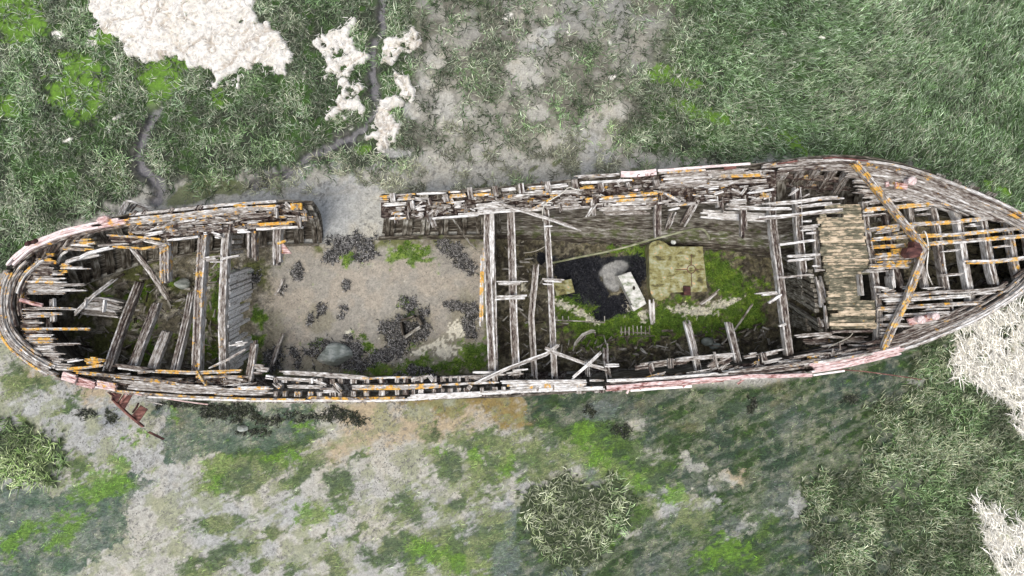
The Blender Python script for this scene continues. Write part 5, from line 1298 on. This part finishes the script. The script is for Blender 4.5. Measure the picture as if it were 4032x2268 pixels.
plank('brown stick leaning in the moss in front of the cabin', [(2975,1180),(2900,1290),(2830,1370)], 9, [1.2,.5,.4], .42, mo=.4, n=1, mat=M_INNER)
plank('half buried board beside the tank on its lower right', [(2750,1205),(2795,1175),(2835,1140)], 12, [.5,.55,.6], .5, mo=.3, n=2)
# square tank with rounded lugs
tank = empty('tank', P(2670, 1060, .25))
tag(tank, 'square steel tank with flaking green paint and rounded corners in the hold', 'tank')
def arc(cx, cy, rx, ry, a0, a1, n=7): return [(cx+rx*math.cos(math.radians(a)), cy+ry*math.sin(math.radians(a))) for a in np.linspace(a0, a1, n)]
TK = arc(2592,972,37,26,180,330)+[(2640,970),(2768,970),(2786,1148),(2642,1152)]+arc(2602,1146,40,38,10,170)+[(2558,1130)]
mb = MB(); prism(mb, [P(x, y, .60) for x, y in TK], .1, (.48,0,.05), .015); o = mb.build('tank_body', M_GREENPAINT, tank); o.matrix_parent_inverse.identity()
def under(o, root):
    o.parent = root
    o.matrix_parent_inverse = __import__('mathutils').Matrix.Translation(root.location).inverted()
under(o, tank)
def ringm(cx, cy, r, z, tr, tone=.3, name='ring', mat=M_RUST, root=None, sc=1):
    mb = MB(); pts = [P(cx+r*math.cos(a), cy+r*math.sin(a), z) for a in np.linspace(0, 6.283, 19)]; tube(mb, pts, tr, (tone,0,0), 5); o = mb.build(name, mat, None)
    if root: under(o, root)
    return o
ringm(2722, 1060, 16, .605, .010, .55, 'filler_ring', M_RUST, tank)
for a, b in (((2722,1000),(2722,1044)),((2722,1076),(2724,1130)),((2662,1062),(2706,1061)),((2738,1060),(2772,1060))):
    mb = MB(); tube(mb, [P(a[0], a[1], .603), P(b[0], b[1], .603)], .009, (.55,0,0), 5); under(mb.build('weld_seam', M_RUST, None), tank)
mb = MB(); prism(mb, [P(x, y, .67) for x, y in ((2692,1126),(2720,1128),(2720,1162),(2694,1162))], .35, (.25,0,0)); under(mb.build('hinge_lug', M_RUST, None), tank)
# white casing
cas = empty('machine_casing', P(2484, 1140, .2)); tag(cas, 'long narrow chalky white metal casing with a dark hole, tilted in the moss', 'casing')
mb = MB(); prism(mb, [P(x, y, .55) for x, y in ((2432,1086),(2484,1070),(2540,1178),(2494,1208))], .05, (.56,0,.25), .02); under(mb.build('casing_body', M_WHITEPAINT, None), cas)
mb = MB(); prism(mb, [P(x, y, .50) for x, y in ((2484,1203),(2536,1172),(2546,1196),(2496,1226))], .05, (.62,0,.1), .015); under(mb.build('casing_foot', M_WHITEPAINT, None), cas)
mb = MB(); prism(mb, [P(2496+6*math.cos(a), 1134+8*math.sin(a), .556) for a in np.linspace(0, 5.5, 9)], .54, (.0,0,0), .002); under(mb.build('hole', M_INNER, None), cas)  # solid black disc on the casing, paints the darkness of a hole
loose('steel_plate', 'small square green plate dotted with rust rings beside the black weed', 'plate', M_GREENPAINT, lambda mb: prism(mb, [P(x, y, .35) for x, y in ((2176,1112),(2250,1098),(2264,1152),(2192,1166))], .2, (.42,0,.1), .01))
# pulley or hatch ring half buried
loose('curved_strake', 'curved broken rim of a round hatch lying in the moss by the lower side', 'hatch rim', M_INNER, lambda mb: timber(mb, [(2258,1388),(2268,1350),(2295,1318),(2330,1303),(2352,1308)], 13, [.5,.6,.7,.7,.6], h=.08, n=2, tone=.7))
loose('broken_grating', 'broken dark grating with upright bars half buried in moss', 'grating', M_INNER, lambda mb: [timber(mb, p, w, z, h=.03, n=1, tone=t, jag=(.01,.01)) for p, w, z, t in
    [([(2440,1308),(2560,1312)], 5, .6, .6), ([(2440,1326),(2580,1322)], 4, .5, .5)]+[([(x,1280+random.uniform(0,8)),(x+1,1318)], 4, .65, .6) for x in range(2445, 2560, 16)]])
loose('broken_grating', 'smaller rail with short pegs lying on moss below the white lichen', 'grating', M_INNER, lambda mb: [timber(mb, p, w, z, h=.03, n=1, tone=t, jag=(.01,.01)) for p, w, z, t in
    [([(2185,1260),(2385,1270)], 5, .5, .6), ([(2185,1270),(2240,1275)], 5, .5, .5)]+[([(x,1245),(x+1,1265)], 4, .55, .6) for x in (2193,2215,2238,2330,2380)]])
# hose, ropes, rods
loose('hose', 'long mossy green hose stretched across the hold past the tank', 'hose', M_HOSE, lambda mb: tube(mb, smooth([P(x, y, z) for x, y, z in ((2172,1036,.45),(2280,1012,.6),(2420,985,.8),(2560,945,1.15),(2660,918,1.4),(2730,902,1.45),(2768,900,1.4),(2785,920,1.2),(2795,942,.9))], 2), .028, (.55,0,0)), None, True)
loose('rope', 'knotted yellowish rope draped over the upper rim at the step', 'rope', M_ROPE, lambda mb: tube(mb, smooth([P(x, y, R(2200, z)) for x, y, z in ((2137,870,-.3),(2135,820,.05),(2150,800,.1),(2190,775,.12),(2215,760,.15),(2240,735,.18),(2262,745,.15),(2280,748,.1),(2275,735,.1))], 2), .012, (.55,0,0), 5), None, True)
loose('cable', 'thin white cable hanging down through the foredeck beside the bracket', 'cable', M_ROPE, lambda mb: tube(mb, smooth([P(x, y, z) for x, y, z in ((3626,922,2.7),(3640,905,2.95),(3652,936,2.95),(3656,985,2.9),(3649,1047,2.8),(3652,1080,2.6),(3672,1122,2.5))], 2), .014, (.9,0,0), 5), None, True)
loose('stick', 'bent pale twig on the shelf below the cabin deck', 'stick', M_ROPE, lambda mb: tube(mb, smooth([P(x, y, z) for x, y, z in ((3256,1382,2.3),(3265,1365,2.35),(3310,1345,2.4),(3345,1328,2.4),(3358,1312,2.4))], 2), .012, (.2,0,0), 5), None, True)
loose('stick', 'thin bent twig on the floor between the two mid beams', 'stick', M_ROPE, lambda mb: tube(mb, smooth([P(x, y, z) for x, y, z in ((2062,996,.4),(2100,992,.5),(2130,980,.6),(2145,970,.6))], 2), .011, (.3,0,0), 5), None, True)
loose('stay_wire', 'thin rusty wire trailing from the lower bow side to the grass', 'wire', M_RUST, lambda mb: tube(mb, [P(3258,1451,2.4), P(3400,1462,1.9), P(3520,1478,1.2), P(3628,1494,.3)], .014, (.7,0,0), 5))
loose('batten', 'long thin reddish batten hanging loose along the lower stern side', 'batten', M_PINK, lambda mb: timber(mb, [(462,1542),(600,1562),(720,1580),(848,1597)], 5, [2.1,1.9,1.7,1.4], h=.03, n=1, tone=.5))
loose('batten', 'short grey batten under the reddish one outside the lower stern side', 'batten', M_WOOD, lambda mb: timber(mb, [(575,1578),(640,1594)], 4, .9, h=.03, n=1, tone=.7))
# broken rusty steel frame
rf = empty('rusty_frame', P(540, 1650, .1)); tag(rf, 'broken rusty steel frame with plates fallen outward from the lower stern side', 'steel frame')
def rp(name, fn): 
    mb = MB(); fn(mb); under(mb.build(name, M_RUST, None), rf)
rp('frame_bar', lambda mb: timber(mb, [(436,1572),(500,1632),(560,1682),(580,1702)], 9, [1.4,1.0,.6,.5], h=.08, n=1, tone=.45))
rp('frame_bar', lambda mb: timber(mb, [(425,1538),(450,1558)], 20, [1.6,1.5], h=.05, n=2, tone=.38))
rp('frame_bar', lambda mb: timber(mb, [(508,1536),(492,1560),(462,1600)], 10, [1.6,1.4,1.1], h=.06, n=1, tone=.55))
rp('frame_bar', lambda mb: timber(mb, [(548,1578),(535,1605),(516,1632)], 6, [1.0,.9,.7], h=.06, n=1, tone=.4))
rp('plate', lambda mb: prism(mb, [P(x, y, 1.15) for x, y in ((492,1546),(520,1556),(490,1610),(460,1588))], 1.12, (.48,0,0), .004))
rp('plate', lambda mb: prism(mb, [P(x, y, .75) for x, y in ((552,1596),(580,1612),(546,1662),(516,1638))], .72, (.58,0,0), .004))
rp('plate', lambda mb: prism(mb, [P(x, y, 1.3) for x, y in ((440,1545),(478,1552),(462,1582),(438,1578))], 1.27, (.36,0,0), .004))
rp('tail_bar', lambda mb: timber(mb, [(578,1698),(620,1718),(668,1742)], 8, [.5,.25,.08], h=.05, n=1, tone=.12))
# wooden frame outside the upper stern
wf = empty('broken_hatch_frame', P(530, 830, .3)); tag(wf, 'grey wooden corner frame leaning outside the upper stern side', 'wooden frame')
for nm, p, w, z, t, mo in (('frame_side', [(474,846),(500,792)], 24, [1.5,1.3], .66, .12), ('frame_side', [(502,836),(530,800)], 16, [1.3,1.1], .5, .5), ('frame_top', [(494,790),(520,793),(612,822)], 8, [1.4,1.4,1.0], .78, 0), ('frame_back', [(530,806),(600,834)], 10, .5, .3, .3)):
    mb = MB(); timber(mb, p, w, z, h=.08, tone=t, mo=mo, jag=(.02,.02)); under(mb.build(nm, M_WOOD, None), wf)
# boulder and stones
def rock(name, label, px, py, rx, ry, zc, hz, tone=.5, mo=0, facet=.35, cat='rock', group=None, seed=1, mat=None):
    rs = np.random.default_rng(seed); bm = bmesh.new(); bmesh.ops.create_icosphere(bm, subdivisions=3, radius=1)
    dirs = rs.normal(size=(13, 3)); dirs[:, 2] = np.abs(dirs[:, 2])*.8; dirs /= np.linalg.norm(dirs, axis=1)[:, None]; hs = rs.uniform(.62, .92, 13)
    c = P(px, py, zc); sx = rx/K0; sy = ry/K0
    mb = MB()
    vs = []
    for v in bm.verts:
        d = np.array(v.co); m = 1.0
        for dd, h in zip(dirs, hs):
            t = d@dd
            if t > h*.3: m = min(m, h/t)
        d = d*m*(1+rs.uniform(-.02, .02))
        vs.append((c[0]+d[0]*sx, c[1]+d[1]*sy, c[2]+d[2]*hz))
    base = mb.ring(vs, [(v[0], v[1]) for v in vs], (tone, 0, mo))
    for f in bm.faces: mb.f.append(tuple(v.index for v in f.verts))
    bm.free()
    o = mb.build(name, mat or M_STONE, None); return tag(o, label, cat, group)
rock('boulder', 'large pale green grey boulder in wrack near the lower rim', 1316, 1400, 72, 50, .15, .45, .62, .1, seed=4)
rock('rock', 'pinkish rock on the floor of the after hold', 716, 1116, 30, 24, .3, .2, .68, 0, seed=6)
rock('rock', 'pale flat rock right of the after bulkhead', 975, 1064, 24, 14, .25, .12, .8, 0, seed=8)
rock('rock', 'small white stone on the ledge above the tank', 2652, 953, 10, 10, .6, .08, .9, 0, seed=9)
rock('rock', 'grey rock beside the bulkhead foot at the top', 930, 1072, 22, 12, .25, .14, .5, 0, seed=10)
rock('rock', 'chalky stone in the teal mud below the lower stern side', 955, 1688, 24, 14, .05, .1, .85, 0, seed=12)
rock('rock', 'brown lump standing under the lower stubs', 2790, 1345, 28, 18, .35, .2, .34, .2, seed=13)
rock('rock', 'square brown stone left of the second lower stub', 2815, 1362, 24, 14, .35, .18, .4, .2, seed=14)
# sunken box in the wrack
sb = empty('sunken_box', P(1620, 1290, .1)); tag(sb, 'open weed covered wooden box sunk in the wrack mid hull', 'box')
for p, w, t in (([(1640,1248),(1658,1280)], 12, .72), ([(1592,1330),(1655,1288)], 12, .6), ([(1580,1262),(1632,1246)], 10, .4), ([(1578,1268),(1588,1322)], 9, .35)):
    mb = MB(); timber(mb, p, w, .45, h=.4, tone=t, mo=.3, n=1, jag=(.01,.01)); under(mb.build('box_side', M_INNER, None), sb)
# broken timbers and rubble on the hull floor
def rubble(name, n, poly, zmax, label, seed, tone=(.25, .6)):
    random.seed(seed); mb = MB(); xs = [p[0] for p in poly]; ys = [p[1] for p in poly]; k = 0
    arrp = poly
    while k < n:
        x = random.uniform(min(xs), max(xs)); y = random.uniform(min(ys), max(ys))
        if not inpoly(np.array([x]), np.array([y]), arrp)[0]: continue
        a = random.uniform(0, 3.14); l = random.uniform(8, 60); z = random.uniform(.18, zmax)
        timber(mb, [(x, y), (x+l*math.cos(a), y+l*math.sin(a)*.7)], random.uniform(4, 13), [z, z+random.uniform(-.1, .1)], h=.04, n=random.choice((1, 1, 2)), tone=random.uniform(*tone), mo=random.choice((0, .4, .6)), jag=(.03, .03))
        k += 1
    return tag(mb.build(name, M_INNER, None), label, 'rubble', None, 'stuff')
rubble('timber_rubble', 170, [(2200,1320),(2500,1300),(2900,1280),(3120,1260),(3120,1380),(2850,1410),(2400,1450),(2200,1440)], .5, 'dark broken timber rubble along the lower side of the engine hold', 31)
rubble('timber_rubble', 230, [(300,1120),(560,1060),(880,1020),(880,1470),(520,1460),(300,1380)], .42, 'brown broken wood rubble covering the floor of the after hold', 32, (.25, .75))
rubble('timber_rubble', 90, [(1960,960),(2170,960),(2180,1440),(1970,1440)], .4, 'dark wood scraps between the mid beams', 33)
rubble('timber_rubble', 110, [(3460,880),(3960,880),(4040,1000),(3900,1140),(3560,1120),(3480,1040)], .45, 'dark wood scraps on the bottom under the foredeck', 34, (.15, .5))

# ------------------------------------------------------------------ LIGHT, SKY, CAMERA
w = bpy.data.worlds.new('World'); sc.world = w; w.use_nodes = True
nt = w.node_tree; bg = nt.nodes['Background']
sky = nt.nodes.new('ShaderNodeTexSky'); sky.sky_type = 'NISHITA'; sky.sun_disc = False
EL, AZ = 72, 200
sky.sun_elevation = math.radians(EL); sky.sun_rotation = math.radians(AZ)
sky.air_density = 1.0; sky.dust_density = 4.0; sky.ozone_density = 1.0
hs = nt.nodes.new('ShaderNodeHueSaturation'); hs.inputs['Saturation'].default_value = .6   # cloud veil greys the sky
nt.links.new(sky.outputs[0], hs.inputs['Color']); nt.links.new(hs.outputs[0], bg.inputs[0]); bg.inputs[1].default_value = .15
ld = bpy.data.lights.new('sun', 'SUN'); ld.energy = 1.0; ld.angle = math.radians(26); ld.color = (1, .965, .92)
sun = bpy.data.objects.new('sun', ld); COL.objects.link(sun)
from mathutils import Vector
az = math.radians(AZ); el = math.radians(EL)
dirv = Vector((math.sin(az)*math.cos(el), math.cos(az)*math.cos(el), math.sin(el)))
sun.rotation_euler = dirv.to_track_quat('Z', 'Y').to_euler()
cd = bpy.data.cameras.new('camera'); cam = bpy.data.objects.new('camera', cd); COL.objects.link(cam)
cam.location = (0, 0, H); cam.rotation_euler = (0, 0, 0)
cd.sensor_fit = 'HORIZONTAL'; cd.sensor_width = 36; cd.lens = 18/HW; cd.clip_end = 1000
sc.camera = cam
sc.view_settings.view_transform = 'Standard'; sc.view_settings.look = 'None'; sc.view_settings.gamma = 1
sc.view_settings.exposure = 0.56
sc.render.engine = 'CYCLES'
